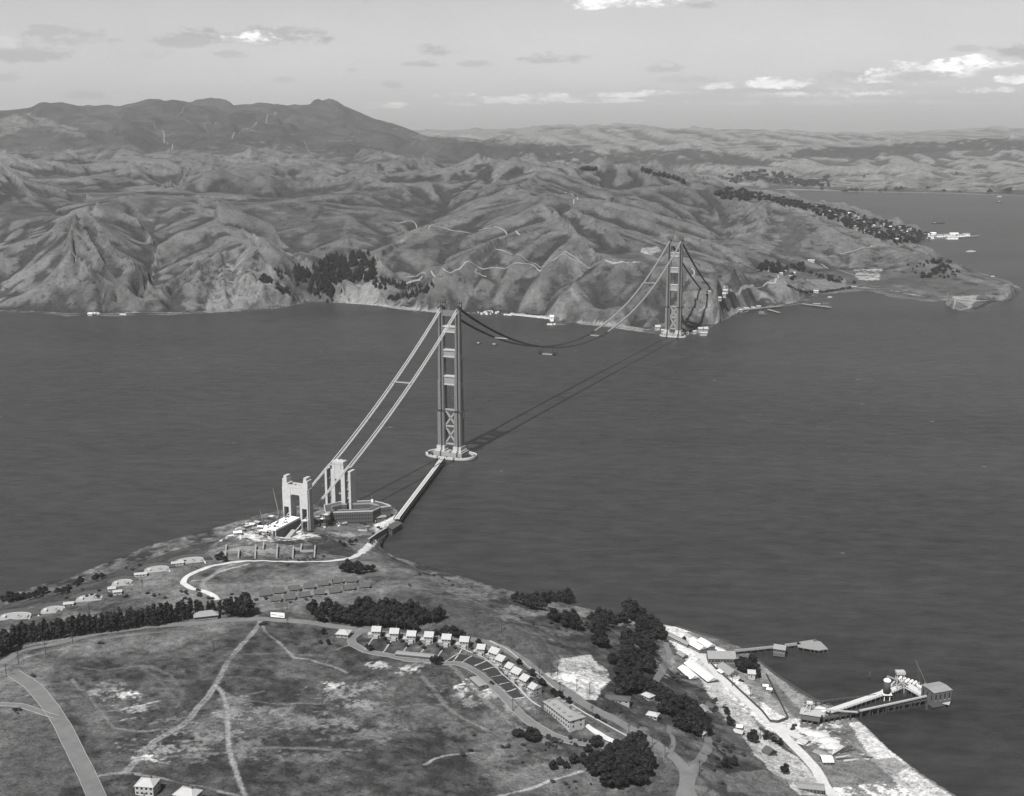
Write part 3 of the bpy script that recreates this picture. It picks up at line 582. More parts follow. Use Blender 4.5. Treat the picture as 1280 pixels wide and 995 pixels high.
# ------------------------------------------------------------------ builders
class MB:
    def __init__(s): s.v = []; s.f = []
    def add(s, V, Fc):
        n = len(s.v); s.v += [tuple(map(float, p)) for p in V]; s.f += [tuple(i+n for i in q) for q in Fc]; return s
    def box(s, c, d, r=0.0, taper=1.0):
        x, y, z = d[0]/2, d[1]/2, d[2]/2; co, si = math.cos(r), math.sin(r); V = []
        for k, zz in ((1.0, -z), (taper, z)):
            for a, b in ((-x, -y), (x, -y), (x, y), (-x, y)): V.append((c[0]+(a*co-b*si)*k, c[1]+(a*si+b*co)*k, c[2]+zz))
        return s.add(V, [(3,2,1,0),(4,5,6,7),(0,1,5,4),(1,2,6,5),(2,3,7,6),(3,0,4,7)])
    def b2(s, x0, x1, y0, y1, z0, z1): return s.box(((x0+x1)/2, (y0+y1)/2, (z0+z1)/2), (abs(x1-x0), abs(y1-y0), abs(z1-z0)))
    def beam(s, a, b, w, h=None):
        a = Vector(a); b = Vector(b); h = h or w; d = (b-a)
        if d.length < 1e-6: return s
        d.normalize(); u = d.cross(Vector((0, 0, 1)))
        if u.length < 1e-3: u = Vector((1, 0, 0))
        u.normalize(); n = u.cross(d); V = []
        for p in (a, b):
            for i, j in ((-1,-1),(1,-1),(1,1),(-1,1)): V.append(p + u*(i*w/2) + n*(j*h/2))
        return s.add(V, [(3,2,1,0),(4,5,6,7),(0,1,5,4),(1,2,6,5),(2,3,7,6),(3,0,4,7)])
    def sweep(s, P, w, h, dz=0.0):                       # box section along a path, level side to side
        P = [Vector(p) for p in P]; V = []; n = len(P)
        for i, p in enumerate(P):
            d = (P[min(i+1, n-1)] - P[max(i-1, 0)]); d.z = 0; d.normalize(); u = Vector((d.y, -d.x, 0))
            for a, b in ((-1, 0), (1, 0), (1, 1), (-1, 1)): V.append(p + u*(a*w/2) + Vector((0, 0, dz + b*h)))
        Fc = [(3,2,1,0), tuple(4*(n-1)+k for k in range(4))]
        for i in range(n-1):
            for k in range(4): Fc.append((4*i+k, 4*i+(k+1) % 4, 4*i+4+(k+1) % 4, 4*i+4+k))
        return s.add(V, Fc)
    def tube(s, P, r, n=6):
        P = [Vector(p) for p in P]; V = []; m = len(P)
        for i, p in enumerate(P):
            d = (P[min(i+1, m-1)] - P[max(i-1, 0)]).normalized(); u = d.cross(Vector((0, 0, 1)))
            if u.length < 1e-3: u = Vector((1, 0, 0))
            u.normalize(); w = u.cross(d); rr = r if np.isscalar(r) else r[i]
            for k in range(n): a = math.tau*k/n; V.append(p + (u*math.cos(a) + w*math.sin(a))*rr)
        Fc = [tuple(range(n-1, -1, -1)), tuple(range((m-1)*n, m*n))]
        for i in range(m-1):
            for k in range(n): Fc.append((i*n+k, i*n+(k+1) % n, (i+1)*n+(k+1) % n, (i+1)*n+k))
        return s.add(V, Fc)
    def prism(s, P, z0, z1):                             # polygon (world or local xy) extruded
        a = sum(P[i][0]*P[(i+1) % len(P)][1]-P[(i+1) % len(P)][0]*P[i][1] for i in range(len(P)))
        if a < 0: P = P[::-1]
        n = len(P); V = [(p[0], p[1], z0) for p in P] + [(p[0], p[1], z1) for p in P]
        return s.add(V, [tuple(range(n-1, -1, -1)), tuple(range(n, 2*n))] + [(i, (i+1) % n, n+(i+1) % n, n+i) for i in range(n)])
    def ring(s, P, Q, z0, z1):                           # wall between outline P (outer) and Q (inner)
        n = len(P); V = [(p[0], p[1], z) for z in (z0, z1) for p in P] + [(p[0], p[1], z) for z in (z0, z1) for p in Q]
        Fc = []
        for i in range(n):
            j = (i+1) % n
            Fc += [(i, j, n+j, n+i), (2*n+j, 2*n+i, 3*n+i, 3*n+j), (n+i, n+j, 3*n+j, 3*n+i), (j, i, 2*n+i, 2*n+j)]
        return s.add(V, Fc)
    def build(s, name, m, parent=None, smooth=False):
        me = bpy.data.meshes.new(name); me.from_pydata(s.v, [], s.f); me.materials.append(m)
        if smooth: me.polygons.foreach_set('use_smooth', [True]*len(me.polygons))
        me.update(); o = bpy.data.objects.new(name, me); COL.objects.link(o)
        if parent is not None: o.parent = parent
        return o
def tag(o, label=None, cat=None, group=None, kind=None):
    if label: o['label'] = label
    if cat: o['category'] = cat
    if group: o['group'] = group
    if kind: o['kind'] = kind
    return o
def empty(name, loc, rz=0.0, label=None, cat=None, group=None):
    o = bpy.data.objects.new(name, None); COL.objects.link(o); o.location = tuple(map(float, loc)); o.rotation_euler = (0, 0, rz)
    o.empty_display_size = 0.5
    return tag(o, label, cat, group)
def children(o): return [c for c in bpy.data.objects if c.parent == o]
class Proto:                                     # a thing and its parts, copied as often as needed
    def __init__(s, root, parts): s.root = root; s.parts = parts; s.used = False
    def put(s, loc, rz=0.0, sc=(1, 1, 1), label=None, group=None):
        if not s.used: r = s.root; s.used = True
        else:
            r = s.root.copy(); COL.objects.link(r)
            def rec(ps, par):
                for p, sub in ps:
                    c = p.copy(); COL.objects.link(c); c.parent = par; rec(sub, c)
            rec(s.parts, r)
        r.location = tuple(map(float, loc)); r.rotation_euler = (0, 0, rz); r.scale = sc
        if label: r['label'] = label
        if group: r['group'] = group
        return r
ONES = ['first','second','third','fourth','fifth','sixth','seventh','eighth','ninth','tenth','eleventh','twelfth','thirteenth','fourteenth','fifteenth','sixteenth','seventeenth','eighteenth','nineteenth']
TENS = {2:('twenty','twentieth'),3:('thirty','thirtieth'),4:('forty','fortieth'),5:('fifty','fiftieth'),6:('sixty','sixtieth'),7:('seventy','seventieth'),8:('eighty','eightieth'),9:('ninety','ninetieth')}
def nth(i):
    if i < 19: return ONES[i]
    t, u = divmod(i+1, 10)
    return TENS[t][1] if u == 0 else TENS[t][0] + '-' + ONES[u-1]
def near(px, py): return FG.hit(px, py)
def mar(px, py):
    p = FH.hit(px, py, 2760, 16000); return at_z(px, py, 0.0) if p is None else p
def gz(x, y): return float(FG(x, y))
def strip(name, pts, width, m, field=FG, off=0.12, kerb=None, kind='structure', mesh_only=False, lohi=None, step=None):
    """a road or track draped over the ground"""
    hp = [field.hit(*p) if field is FG else field.hit(p[0], p[1], *(lohi or (2760, 33000))) for p in pts]; hp = [p for p in hp if p is not None]
    C = catmull(np.array(hp)[:, :2], 16); L = np.concatenate([[0], np.cumsum(np.hypot(*np.diff(C, axis=0).T))]); step = step or (3.0 if field is FG else 5.0)
    n = max(int(L[-1]/step), 2); t = np.linspace(0, L[-1], n+1); x = np.interp(t, L, C[:, 0]); y = np.interp(t, L, C[:, 1])
    dx = np.gradient(x); dy = np.gradient(y); q = np.hypot(dx, dy)+1e-9; nx, ny = dy/q, -dx/q
    wob = 1 + (0.12 if width > 4.4 else 0.7)*fbm(x, y, 9, 3, 5) if field is FG else 1 + 0.5*fbm(x, y, 60, 2, 5)
    ws = np.linspace(-1, 1, 7 if field is FG else 5); V = []; Fc = []; k = len(ws)
    Zc = field(x, y)
    for a in ws:
        X = x + nx*a*width/2*wob; Y = y + ny*a*width/2*wob; V.append(np.stack([X, Y, field(X, Y)+off], -1))
    V = np.stack(V, 1).reshape(-1, 3)
    for i in range(n):
        for j in range(k-1): a = i*k+j; Fc.append((a, a+1, a+k+1, a+k))
    mb = MB(); mb.add(V, Fc); o = mb.build(name, m, None, True); o['kind'] = kind
    if kerb:
        for sgn in (-1, 1):
            X = x + nx*sgn*(width/2+.3); Y = y + ny*sgn*(width/2+.3)
            kk = MB(); kk.sweep([(a, b, float(field(a, b))-0.3) for a, b in zip(X, Y)], 0.4, 0.3+off+0.13); kb = kk.build('kerb', kerb); kb['kind'] = 'structure'
    return o
M = dict(conc=mat('pale_concrete', .37, var=.28, scale=.12), conc2=mat('grey_concrete', .24, var=.2, scale=.15), white=mat('white_paint', .62, var=.10, scale=.3),
  steel=mat('primed_steel', .145, .6, .3, var=.12, scale=.2), steell=mat('light_primed_steel', .23, .6, .3, var=.1, scale=.2), steeld=mat('dark_steel', .05, .7, .2, var=.2),
  rope=mat('pale_wire_rope', .42, .6, .3, var=.08), ropd=mat('dark_wire_rope', .045, .7, .2, var=.1), deckw=mat('sunbleached_planks', .42, var=.2, scale=.5), deckd=mat('dark_timber', .06, var=.3, scale=.5),
  brick=mat('old_brick', .075, var=.2, scale=.3), roofl=mat('pale_roof_felt', .32, var=.2, scale=.35), roofw=mat('whitewashed_roof', .60, var=.16, scale=.3), roofm=mat('grey_shingle_roof', .20, var=.2, scale=.4), roofd=mat('dark_shingle_roof', .07, var=.25, scale=.4),
  wallm=mat('grey_stucco', .20, var=.12, scale=.4), wallL=mat('light_stucco', .30, var=.12, scale=.4), walld=mat('dark_boards', .09, var=.25, scale=.6), glass=mat('window_glass', .025, .25, .5, var=.1), dark=mat('deep_opening', .02, var=.1),
  asph=mat('worn_asphalt', .125, var=.3, scale=.12), hroad=mat('hill_road_cut', .21, var=.3, scale=.05), dirt=mat('pale_dirt_track', .125, var=.5, scale=.2), dirtb=mat('bright_gravel', .42, var=.3, scale=.2), path=mat('concrete_path', .30, var=.2, scale=.3), lawn=mat('mown_lawn', .03, var=.3, scale=.4),
  pole=mat('tarred_pole', .04, var=.2), trunk=mat('bark', .05, var=.3, scale=1.), carp=mat('dark_car_paint', .02, .3, .5, var=.05), tyre=mat('rubber', .02, var=.1), foam=mat('sea_foam', .42, var=.25, scale=.1), sand=mat('pale_sand', .36, var=.2, scale=.1))
def leaf_mat(name, v):
    m = bpy.data.materials.new(name); m.use_nodes = True; T = NT_(m.node_tree); b = m.node_tree.nodes['Principled BSDF']
    g = T.new('ShaderNodeNewGeometry'); oi = T.new('ShaderNodeObjectInfo')
    a = T.noise(g.outputs['Position'], .55, 3, .6); k = T.m('ADD', T.m('MULTIPLY', a, 1.3), 0.35); k = T.m('MULTIPLY', k, T.m('ADD', .7, T.m('MULTIPLY', oi.outputs['Random'], .6)))
    val = T.m('MULTIPLY', k, v); cc = T.new('ShaderNodeCombineColor'); [T.put(cc.inputs[i], val) for i in range(3)]
    T.l.new(cc.outputs[0], b.inputs['Base Color']); b.inputs['Roughness'].default_value = .85; b.inputs['Specular IOR Level'].default_value = .15
    return m
M['leaf'] = leaf_mat('dark_foliage', .017); M['leaf2'] = leaf_mat('bush_foliage', .028)

# --- trees: trunk with limbs, crown of clumps of small leaf faces
def crown_mesh(clumps, leaf, per, rs, core=True):
    V = []; Fc = []
    rg = np.random.default_rng(rs)
    for (cx, cy, cz, r, rz) in clumps:
        n = max(10, int(per*(r/1.5)**1.6))
        d = rg.normal(size=(n, 3)); d /= np.linalg.norm(d, axis=1)[:, None]
        rad = 0.72 + 0.38*rg.random(n); c = np.array([cx, cy, cz]) + d*np.array([r, r, rz])*rad[:, None]
        a = rg.normal(size=(n, 3)); a /= np.linalg.norm(a, axis=1)[:, None]; b = np.cross(a, d + .4*rg.normal(size=(n, 3))); b /= np.linalg.norm(b, axis=1)[:, None]+1e-6
        sz = leaf*(.6+.8*rg.random(n))[:, None]
        base = len(V); q = np.stack([c-a*sz-b*sz*.6, c+a*sz-b*sz*.6, c+a*sz*.8+b*sz*.7, c-a*sz*.8+b*sz*.7], 1).reshape(-1, 3)
        V += q.tolist(); Fc += [(base+4*i, base+4*i+1, base+4*i+2, base+4*i+3) for i in range(n)]
        if core:
            base = len(V); m_, k_ = 5, 7
            for i in range(m_+1):
                th = math.pi*i/m_
                for j in range(k_):
                    ph = math.tau*j/k_; w = .72*(.8+.4*rg.random()); V.append([cx+r*w*math.sin(th)*math.cos(ph), cy+r*w*math.sin(th)*math.sin(ph), cz+rz*w*math.cos(th)])
            for i in range(m_):
                for j in range(k_): Fc.append((base+i*k_+j, base+i*k_+(j+1) % k_, base+(i+1)*k_+(j+1) % k_, base+(i+1)*k_+j))
    return V, Fc
def tree_proto(name, cat, kind, rs, Ht=12.0):
    rg = random.Random(rs); cl = []; r0 = empty(name, (0, 0, -500), 0, 'tree', cat); tr = MB()
    if kind == 'broad':
        for k in range(11):
            a = rg.random()*6.28; q = rg.random()**.6*Ht*.30; h = Ht*(.42+.45*rg.random()*(1-q/(Ht*.42))); r = Ht*(.14+.09*rg.random()); cl.append((q*math.cos(a), q*math.sin(a), h, r, r*.75))
            if k < 6: tr.tube([(0, 0, Ht*.2), (q*.6*math.cos(a), q*.6*math.sin(a), h*.8), (q*math.cos(a), q*math.sin(a), h)], [Ht*.018, Ht*.012, Ht*.006], 5)
        cl.append((0, 0, Ht*.82, Ht*.16, Ht*.14))
    elif kind == 'pine':
        for k in range(7):
            t = k/6; h = Ht*(.42+.52*t); r = Ht*(.15-.095*t)*(1+.3*rg.random()); a = rg.random()*6.28; q = Ht*.04*rg.random()*2; cl.append((q*math.cos(a), q*math.sin(a), h, r, r*1.0))
            tr.beam((0, 0, h-.5), (math.cos(a)*r, math.sin(a)*r, h+.3), Ht*.012)
    elif kind == 'cone':
        for k in range(7):
            t = k/6; h = Ht*(.14+.80*t); r = Ht*(.20*(1-t)+.035)*(1+.25*rg.random()); a = rg.random()*6.28; q = Ht*.02; cl.append((q*math.cos(a), q*math.sin(a), h, r, r*1.05))
            tr.beam((0, 0, h-.5), (math.cos(a)*r, math.sin(a)*r, h), Ht*.01)
    else:
        for k in range(6):
            a = rg.random()*6.28; q = rg.random()*Ht*.42; r = Ht*(.28+.12*rg.random()); cl.append((q*math.cos(a), q*math.sin(a), Ht*.42+.12*Ht*rg.random(), r, r*.95))
            tr.tube([(0, 0, 0), (q*math.cos(a), q*math.sin(a), Ht*.45)], [Ht*.03, Ht*.015], 4)
    tr.tube([(0, 0, -1.5), (0, 0, Ht*.3), (0.02*Ht, 0, Ht*.85)], [Ht*.028, Ht*.02, Ht*.006], 6)
    V, Fc = crown_mesh(cl, .042*Ht+.06, 34, rs); cm = MB(); cm.v = V; cm.f = Fc
    c = cm.build('crown', M['leaf'] if kind != 'bush' else M['leaf2'], r0); t = tr.build('trunk', M['trunk'], r0)
    return Proto(r0, [(c, []), (t, [])])
# ------------------------------------------------------------------ the bridge
BR = math.atan2(-AX[0], AX[1])                     # turns local (x across, y along the bridge) into the world
def onax(t, s, z): p = ST[:2] + AX*t + AP*s; return (float(p[0]), float(p[1]), z)
ZT = 232.0
def tower(loc, label, name='bridge_tower'):
    root = empty(name, loc, BR, label, 'bridge tower', 'steel towers of the bridge')
    T0 = loc[2]; hh = ZT - T0
    lev = [0, 62, 108, 151, 189, hh-2]; wd = [(10.5, 14.5), (9.4, 12.5), (8.3, 11), (7.2, 9.6), (6.4, 8.4)]
    for sx in (-1, 1):
        m = MB()
        for i in range(5):
            w, d = wd[i]; x = sx*14.0
            m.b2(x-w/2, x+w/2, -d/2, d/2, lev[i], lev[i+1])
            for q in (-.33, 0, .33):               # vertical plate ribs of the cellular shaft
                m.b2(x+q*w-.45, x+q*w+.45, -d/2-.5, d/2+.5, lev[i], lev[i+1]-1.5)
            for q in (-.3, .3): m.b2(x-w/2-.5, x+w/2+.5, q*d-.5, q*d+.5, lev[i], lev[i+1]-1.5)
        leg = m.build('leg', M['steel'], root)
        s = MB(); s.b2(sx*14-6.6, sx*14+6.6, -8.6, 8.6, 0.2, 6.0); s.build('leg_footing', M['conc'], leg)
        s = MB(); s.b2(sx*14-3.4, sx*14+3.4, -4.6, 4.6, hh-2, hh+.6); s.b2(sx*14-1.6, sx*14+1.6, -3.2, 3.2, hh+.6, hh+2.4); s.build('saddle', M['steeld'], leg)
    for z0, z1, a in ((101, 115.5, 9.2), (144, 156, 9.9), (182, 192, 10.5)):
        m = MB(); m.b2(-a, a, -3.0, 3.0, z0+2, z1-2)
        for q in np.linspace(-a+1, a-1, 9): m.b2(q-.25, q+.25, -3.5, 3.5, z0+2, z1-2)
        st = m.build('portal_strut', M['steell'], root)
        for zf in (z0, z1-2): m = MB(); m.b2(-a-.2, a+.2, -4.2, 4.2, zf, zf+2); m.build('strut_flange', M['roofl'], st)
    m = MB(); m.b2(-11, 11, -3.2, 3.2, hh-13, hh-4.5)
    for q in np.linspace(-10, 10, 8): m.b2(q-.3, q+.3, -3.7, 3.7, hh-13, hh-4.5)
    m.build('portal_strut', M['steel'], root)
    for z0, z1 in ((9, 35), (37, 61)):
        for k in (-1, 1):
            m = MB(); m.beam((-9*k, 0, z0), (9*k, 0, z1), 2.0, 2.6); m.build('cross_brace', M['steell'], root)
    for z in (8, 36, 62): m = MB(); m.b2(-9.5, 9.5, -2, 2, z-1.1, z+1.1); m.build('cross_strut', M['steell'], root)
    for sx in (-1, 1):
        m = MB(); m.b2(sx*14-8, sx*14+8, -9, -7.8, 61.5, 62.6); m.b2(sx*14-8, sx*14+8, 7.8, 9, 61.5, 62.6); m.b2(sx*22-.7, sx*22+.7, -9, 9, 61.5, 62.6); m.build('work_platform', M['steeld'], root)
    rg = random.Random(4)
    for sx in (-1, 1):
        m = MB()
        for a in (-4, 0, 4):
            for b in (-4, 4): m.b2(sx*14+a-.4, sx*14+a+.4, b-.4, b+.4, hh-2, hh+9+rg.random()*5)
        m.b2(sx*14-4.6, sx*14+4.6, -4.6, 4.6, hh+6.6, hh+7.4); m.build('saddle_frame', M['steeld'], root)
    for x, dx in ((-5, -3), (0, 4), (5, 2.5)):
        m = MB(); m.beam((x, 0, hh-4), (x+dx, 1, hh+13), .8); m.beam((x+2, 0, hh-4), (x+dx, 1, hh+13), .5); m.build('hoisting_derrick', M['steeld'], root)
    return root
def pier(loc, a, b, lab):
    root = empty('tower_pier', (loc[0], loc[1], 0), BR, lab, 'pier')
    m = MB(); m.b2(-24, 24, -13, 13, -8, loc[2]-2.5); m.build('pier_block', M['conc2'], root)
    m = MB(); m.b2(-22, -6, -11, 11, loc[2]-2.498, loc[2]-.002); m.b2(6, 22, -11, 11, loc[2]-2.498, loc[2]-.002); m.build('pedestal', M['conc'], root)
    n = 56; O = [(a*math.copysign(abs(math.cos(t))**.8, math.cos(t)), b*math.copysign(abs(math.sin(t))**.8, math.sin(t))) for t in np.arange(n)*math.tau/n]
    I = [(x*(a-3)/a, y*(b-3)/b) for x, y in O]; O2 = [(x*(a+1)/a, y*(b+1)/b) for x, y in O]
    m = MB(); m.ring(O, I, -8, 4.6); m.build('fender_wall', M['conc'], root)
    m = MB(); m.ring(O2, O, -8, 1.6); m.build('fender_waterline_band', M['deckd'], root)
    m = MB(); rg = random.Random(3)
    for k in range(14):
        t = rg.random()*6.28; m = MB(); m.box(((a-1.6)*math.copysign(abs(math.cos(t))**.8, math.cos(t)), (b-1.6)*math.copysign(abs(math.sin(t))**.8, math.sin(t)), 5.4), (1.6+rg.random(), 1.5, 1.4), t); m.build('bollard_box', M['steeld'], root)

    for k in range(12):
        m = MB(); m.box((rg.uniform(-20, 20), rg.choice([-12, 12, -9, 0, 9])*1.0, loc[2]-1.6), (1.5+3*rg.random(), 1.5+2*rg.random(), 1.8), rg.random()*3); m.build('pier_top_crate', M['walld'], root)
    return root
tower(onax(0, 0, 12), 'nearer steel bridge tower rising from an oval concrete pier in mid water')
tower(onax(SPAN, 0, 12), 'farther steel bridge tower standing at the foot of the cliffs')
pier(onax(0, 0, 12), 41, 25, 'oval white-rimmed concrete fender pier round the foot of the nearer tower')
pier(onax(SPAN, 0, 12), 33, 17, 'small concrete pier at the rocky shore under the farther tower')
ZC = ZT + 1.2; tS1 = -325.0; tN1 = SPAN + 322.0
def cable_pts(s):
    P = []
    for q in np.linspace(0, 1, 5): P.append((-462 + q*(tS1+462), 16 + q*(70-16)))
    for q in np.linspace(0, 1, 25)[1:]: P.append((tS1 + q*(-tS1), 70 + (ZC-70)*q - 4*9*q*(1-q)))
    for q in np.linspace(0, 1, 61)[1:]: P.append((q*SPAN, ZC - 4*(ZC-91)*q*(1-q)))
    for q in np.linspace(0, 1, 25)[1:]: P.append((SPAN + q*(tN1-SPAN), ZC + (72-ZC)*q - 4*9*q*(1-q)))
    return [onax(t, s, z) for t, z in P]
def zc(t): 
    if t < 0: q = (t-tS1)/(-tS1); return 70 + (ZC-70)*q - 36*q*(1-q)
    if t < SPAN: q = t/SPAN; return ZC - 4*(ZC-91)*q*(1-q)
    q = (t-SPAN)/(tN1-SPAN); return ZC + (72-ZC)*q - 36*q*(1-q)
for s, w in ((-14.0, 'western, farther'), (14.0, 'eastern, nearer')):
    pts = cable_pts(s); root = empty('suspension_cable', pts[0], 0, 'long sagging suspension cable on the %s side of the bridge' % w, 'cable', 'main cables of the bridge')
    o0 = Vector(pts[0]); loc = [Vector(p)-o0 for p in pts]
    k1 = 4 + 24; m = MB(); m.tube(loc[:k1+1], 0.5); m.build('cable', M['rope'], root)
    k2 = k1+34; m = MB(); m.tube(loc[k1:k2+1], 0.75); m.build('cable', M['ropd'], root); k3 = k1+60; m = MB(); m.tube(loc[k2:k3+1], 0.45); m.build('cable', M['rope'], root); m = MB(); m.tube(loc[k3:], 0.8); m.build('cable', M['ropd'], root)  # same cable in pale and dark tones, changing by span
    # footbridge hung under each cable: pale planks south of the tower, darker tone over the strait
    def walk(i0, i1, mt, wd, hang):
        m = MB(); seg = loc[i0:i1+1]; m.sweep(seg, wd, .5, -hang)
        fb = m.build('footbridge', mt, root)
        m = MB()
        for a in (-1, 1):
            off = [p + Vector((float(AP[0]), float(AP[1]), 0))*(a*wd/2) + Vector((0, 0, 1.4-hang)) for p in seg]
            m.tube(off, .14, 4)
            for p, q in zip(seg[:-1], seg[1:]):
                for f in np.linspace(0, 1, 4)[:-1]:
                    c = p.lerp(q, f) + Vector((float(AP[0]), float(AP[1]), 0))*(a*wd/2); m.beam(c+Vector((0, 0, .3-hang)), c+Vector((0, 0, 1.4-hang)), .15)
        m.build('hand_rope', mt, fb)
    walk(2, 4, M['deckw'], 3, 1.6); walk(4, k1, M['deckw'], 2.4, 5.6); walk(k1, k2, M['ropd'], 5.0, 2.2); walk(k2, k3, M['steel'], 3.6, 2.2); walk(k3, len(loc)-1, M['ropd'], 4.6, 2.2)
def crosswalk(t, lab, z=None):
    root = empty('cross_walkway', onax(t, 0, zc(t)-2.6), BR, lab, 'walkway', 'cross walkways between the cables')
    m = MB(); m.b2(-14, 14, -1.1, 1.1, -.3, .1); m.build('walkway_deck', M['deckw'], root)
    m = MB(); [m.b2(-14, 14, a-.1, a+.1, 1.1, 1.3) for a in (-1.1, 1.1)]; [m.b2(x-.1, x+.1, a-.1, a+.1, .1, 1.1) for a in (-1.1, 1.1) for x in range(-14, 15, 4)]
    m.build('railing', M['steell'], root)
crosswalk(-152, 'narrow walkway linking the two cables between the concrete pylons and the nearer tower')
crosswalk(190, 'narrow walkway linking the two cables just past the nearer tower')
crosswalk(1010, 'narrow walkway linking the two cables just before the farther tower')
def traveler(t, lab, dz):
    root = empty('hanging_work_stage', onax(t, 0, zc(t)-dz), BR, lab, 'work stage', 'work stages hung from the cables')
    for s in (-14, 14):
        m = MB(); m.b2(s-4, s+4, -3.5, 3.5, -.8, .6)
        for a in (-3.6, 3.6):
            for b in (-3, 3): m.b2(s+a-.3, s+a+.3, b-.3, b+.3, -.8, dz+1)
        m.b2(s-4, s+4, -3.4, -3, 3, 3.6); m.b2(s-4, s+4, 3, 3.4, 3, 3.6); m.build('cage', M['steeld'], root)
    m = MB(); m.b2(-10, 10, -2.5, 2.5, -.6, .1); m.b2(-10, 10, -2.6, -2.4, 1.1, 1.4); m.b2(-10, 10, 2.4, 2.6, 1.1, 1.4); m.build('stage_deck', M['steell'], root)
traveler(395, 'work stage hung below the sagging cables nearer the first tower', 14)
traveler(650, 'work stage on the cables past the lowest point of the sag', 3)

# --- concrete pylons of the south approach
def pylon1():
    r = empty('concrete_pylon', onax(tS1, 0, 4), BR, 'tall slotted concrete pylon standing behind the brick fort', 'pylon')
    for s in (-1, 1):
        m = MB(); m.b2(s*4.6, s*10.4, -5.5, 5.5, -4, 59.5); m.b2(s*4.9, s*8.6, -4.8, 4.8, 59.502, 67); m.build('shaft', M['conc'], r)
        m = MB(); m.b2(s*16.2, s*19.4, -6, 6, -4, 58); m.b2(s*14.4, s*19.6, -6.2, 6.2, 58.003, 59.4); m.build('outer_shaft', M['conc'], r)
        m = MB(); m.b2(s*10.45, s*16.15, 1.5, 4.5, -4, 52); [m.b2(s*10.45, s*16.15, -.5, 1.45, z, z+2) for z in (8, 20, 32, 44)]; m.build('recessed_wall', M['conc2'], r)
    m = MB(); m.b2(-4.55, 4.55, -5, 5, 47, 69.5); m.b2(-8.5, 8.5, -5.3, 5.3, 67.05, 70.6); m.build('head_block', M['conc'], r)
    m = MB(); m.b2(-4.5, 4.5, 3.5, 4.5, 4, 10); m.build('cross_wall', M['conc2'], r); m = MB(); m.b2(-4.5, 4.5, 3, 4, 24, 26); m.build('cross_wall', M['conc2'], r)
    rg = random.Random(2)
    for k in range(12): m = MB(); m.box((rg.uniform(-8, 8), rg.uniform(-4, 4), 71.2), (rg.uniform(.6, 2.4), .6, 1.2), rg.random()*3); m.build('form_panel', M['deckw'], r)
def pylon2():
    r = empty('concrete_pylon', onax(-424, 0, 0), BR, 'tall concrete portal pylon with stepped tops on the hillside, nearest the camera', 'pylon')
    for s in (-1, 1):
        m = MB(); x0, x1 = s*6.6, s*18.2
        m.b2(x0, s*9.6, -6, 6, -8, 66); m.b2(s*9.6, s*18.2, -6, 6, 41, 66); m.b2(s*16.4, s*18.2, -6, 6, -8, 41)
        m.b2(s*9.6, s*18.2, -5.4, 5.4, 66, 71); m.b2(s*11.8, s*18.0, -5, 5, 71, 76.5); m.b2(s*12.2, s*16.4, -4.6, 4.6, 76.5, 80)
        m.build('shaft', M['conc'], r)
        m = MB(); m.b2(s*9.65, s*16.35, 4.4, 5.5, -8, 40.9); m.build('cable_recess', M['dark'], r)
        m = MB(); m.b2(s*18.22, s*19.2, -3.6, 3.6, -8, 66); m.build('side_buttress', M['conc2'], r)
    m = MB(); m.b2(-6.55, 6.55, -5.5, 5.5, 57.5, 65.9); m.b2(-9.55, 9.55, -5.7, -4.4, 66.05, 69.6); m.b2(-9.55, 9.55, 4.4, 5.7, 66.05, 69.6)
    for s in (-1, 1): m.add([(s*6.55, -5.5, 57.5), (s*6.55, 5.5, 57.5), (s*5.0, -5.5, 57.5), (s*5.0, 5.5, 57.5), (s*6.55, -5.5, 55.5), (s*6.55, 5.5, 55.5)], [(0,2,4), (1,5,3), (2,3,5,4), (0,1,3,2), (0,4,5,1)])
    m.build('portal_beam', M['conc'], r)
    rg = random.Random(5)
    for k in range(18): m = MB(); m.box((rg.uniform(-9, 9), rg.uniform(-3.8, 3.8), 66.9), (rg.uniform(.6, 3), .6, 1.8), rg.random()*3); m.build('form_panel', M['deckd'], r)
pylon1(); pylon2()
r = empty('anchorage_deck', onax(-456, 0, 14), BR, 'bright white concrete deck slab on columns in front of the portal pylon', 'concrete deck')
m = MB(); m.b2(-11, 7, -27, 25, 14.5, 16.2); m.build('slab', M['white'], r)
m = MB(); [m.b2(x-.5, x+.5, y-.5, y+.5, -4, 14.49) for x in (-10, -4, 2, 6) for y in (-26, -14, -2, 10, 22)]; m.build('column', M['conc'], r)
m = MB(); rg = random.Random(8)
for k in range(26): m.box((rg.uniform(-10, 6), rg.uniform(-25, 22), 16.8), (rg.uniform(.6, 4), rg.uniform(.5, 1.4), rg.uniform(.6, 1.4)), rg.choice([0, 1.57, .5]))
m.build('stacked_lumber', M['deckd'], r)
m = MB(); m.b2(7.02, 7.6, -27, 25, 0, 14); m.build('shadowed_side_wall', M['walld'], r)  # dark sheet below the slab edge, shade of this side put into its colour
for s in (-13, 13):
    r = empty('cable_housing_ramp', onax(-462, s, 12), BR, ('left' if s < 0 else 'right') + ' sloping concrete ramp where a main cable enters the ground', 'cable anchorage', 'cable anchorages')
    m = MB(); m.add([(-3, -14, -3), (3, -14, -3), (3, 8, -3), (-3, 8, -3), (-3, -14, 2), (3, -14, 2), (3, 8, 10), (-3, 8, 10)], [(3,2,1,0),(4,5,6,7),(0,1,5,4),(1,2,6,5),(2,3,7,6),(3,0,4,7)]); m.build('ramp', M['conc2'], r)
    m = MB(); [m.b2(a-.3, a+.3, -14, 6, 2.4, 3.4) for a in (-2.6, 2.6)]; m.build('guide_rail', M['roofl'], r)
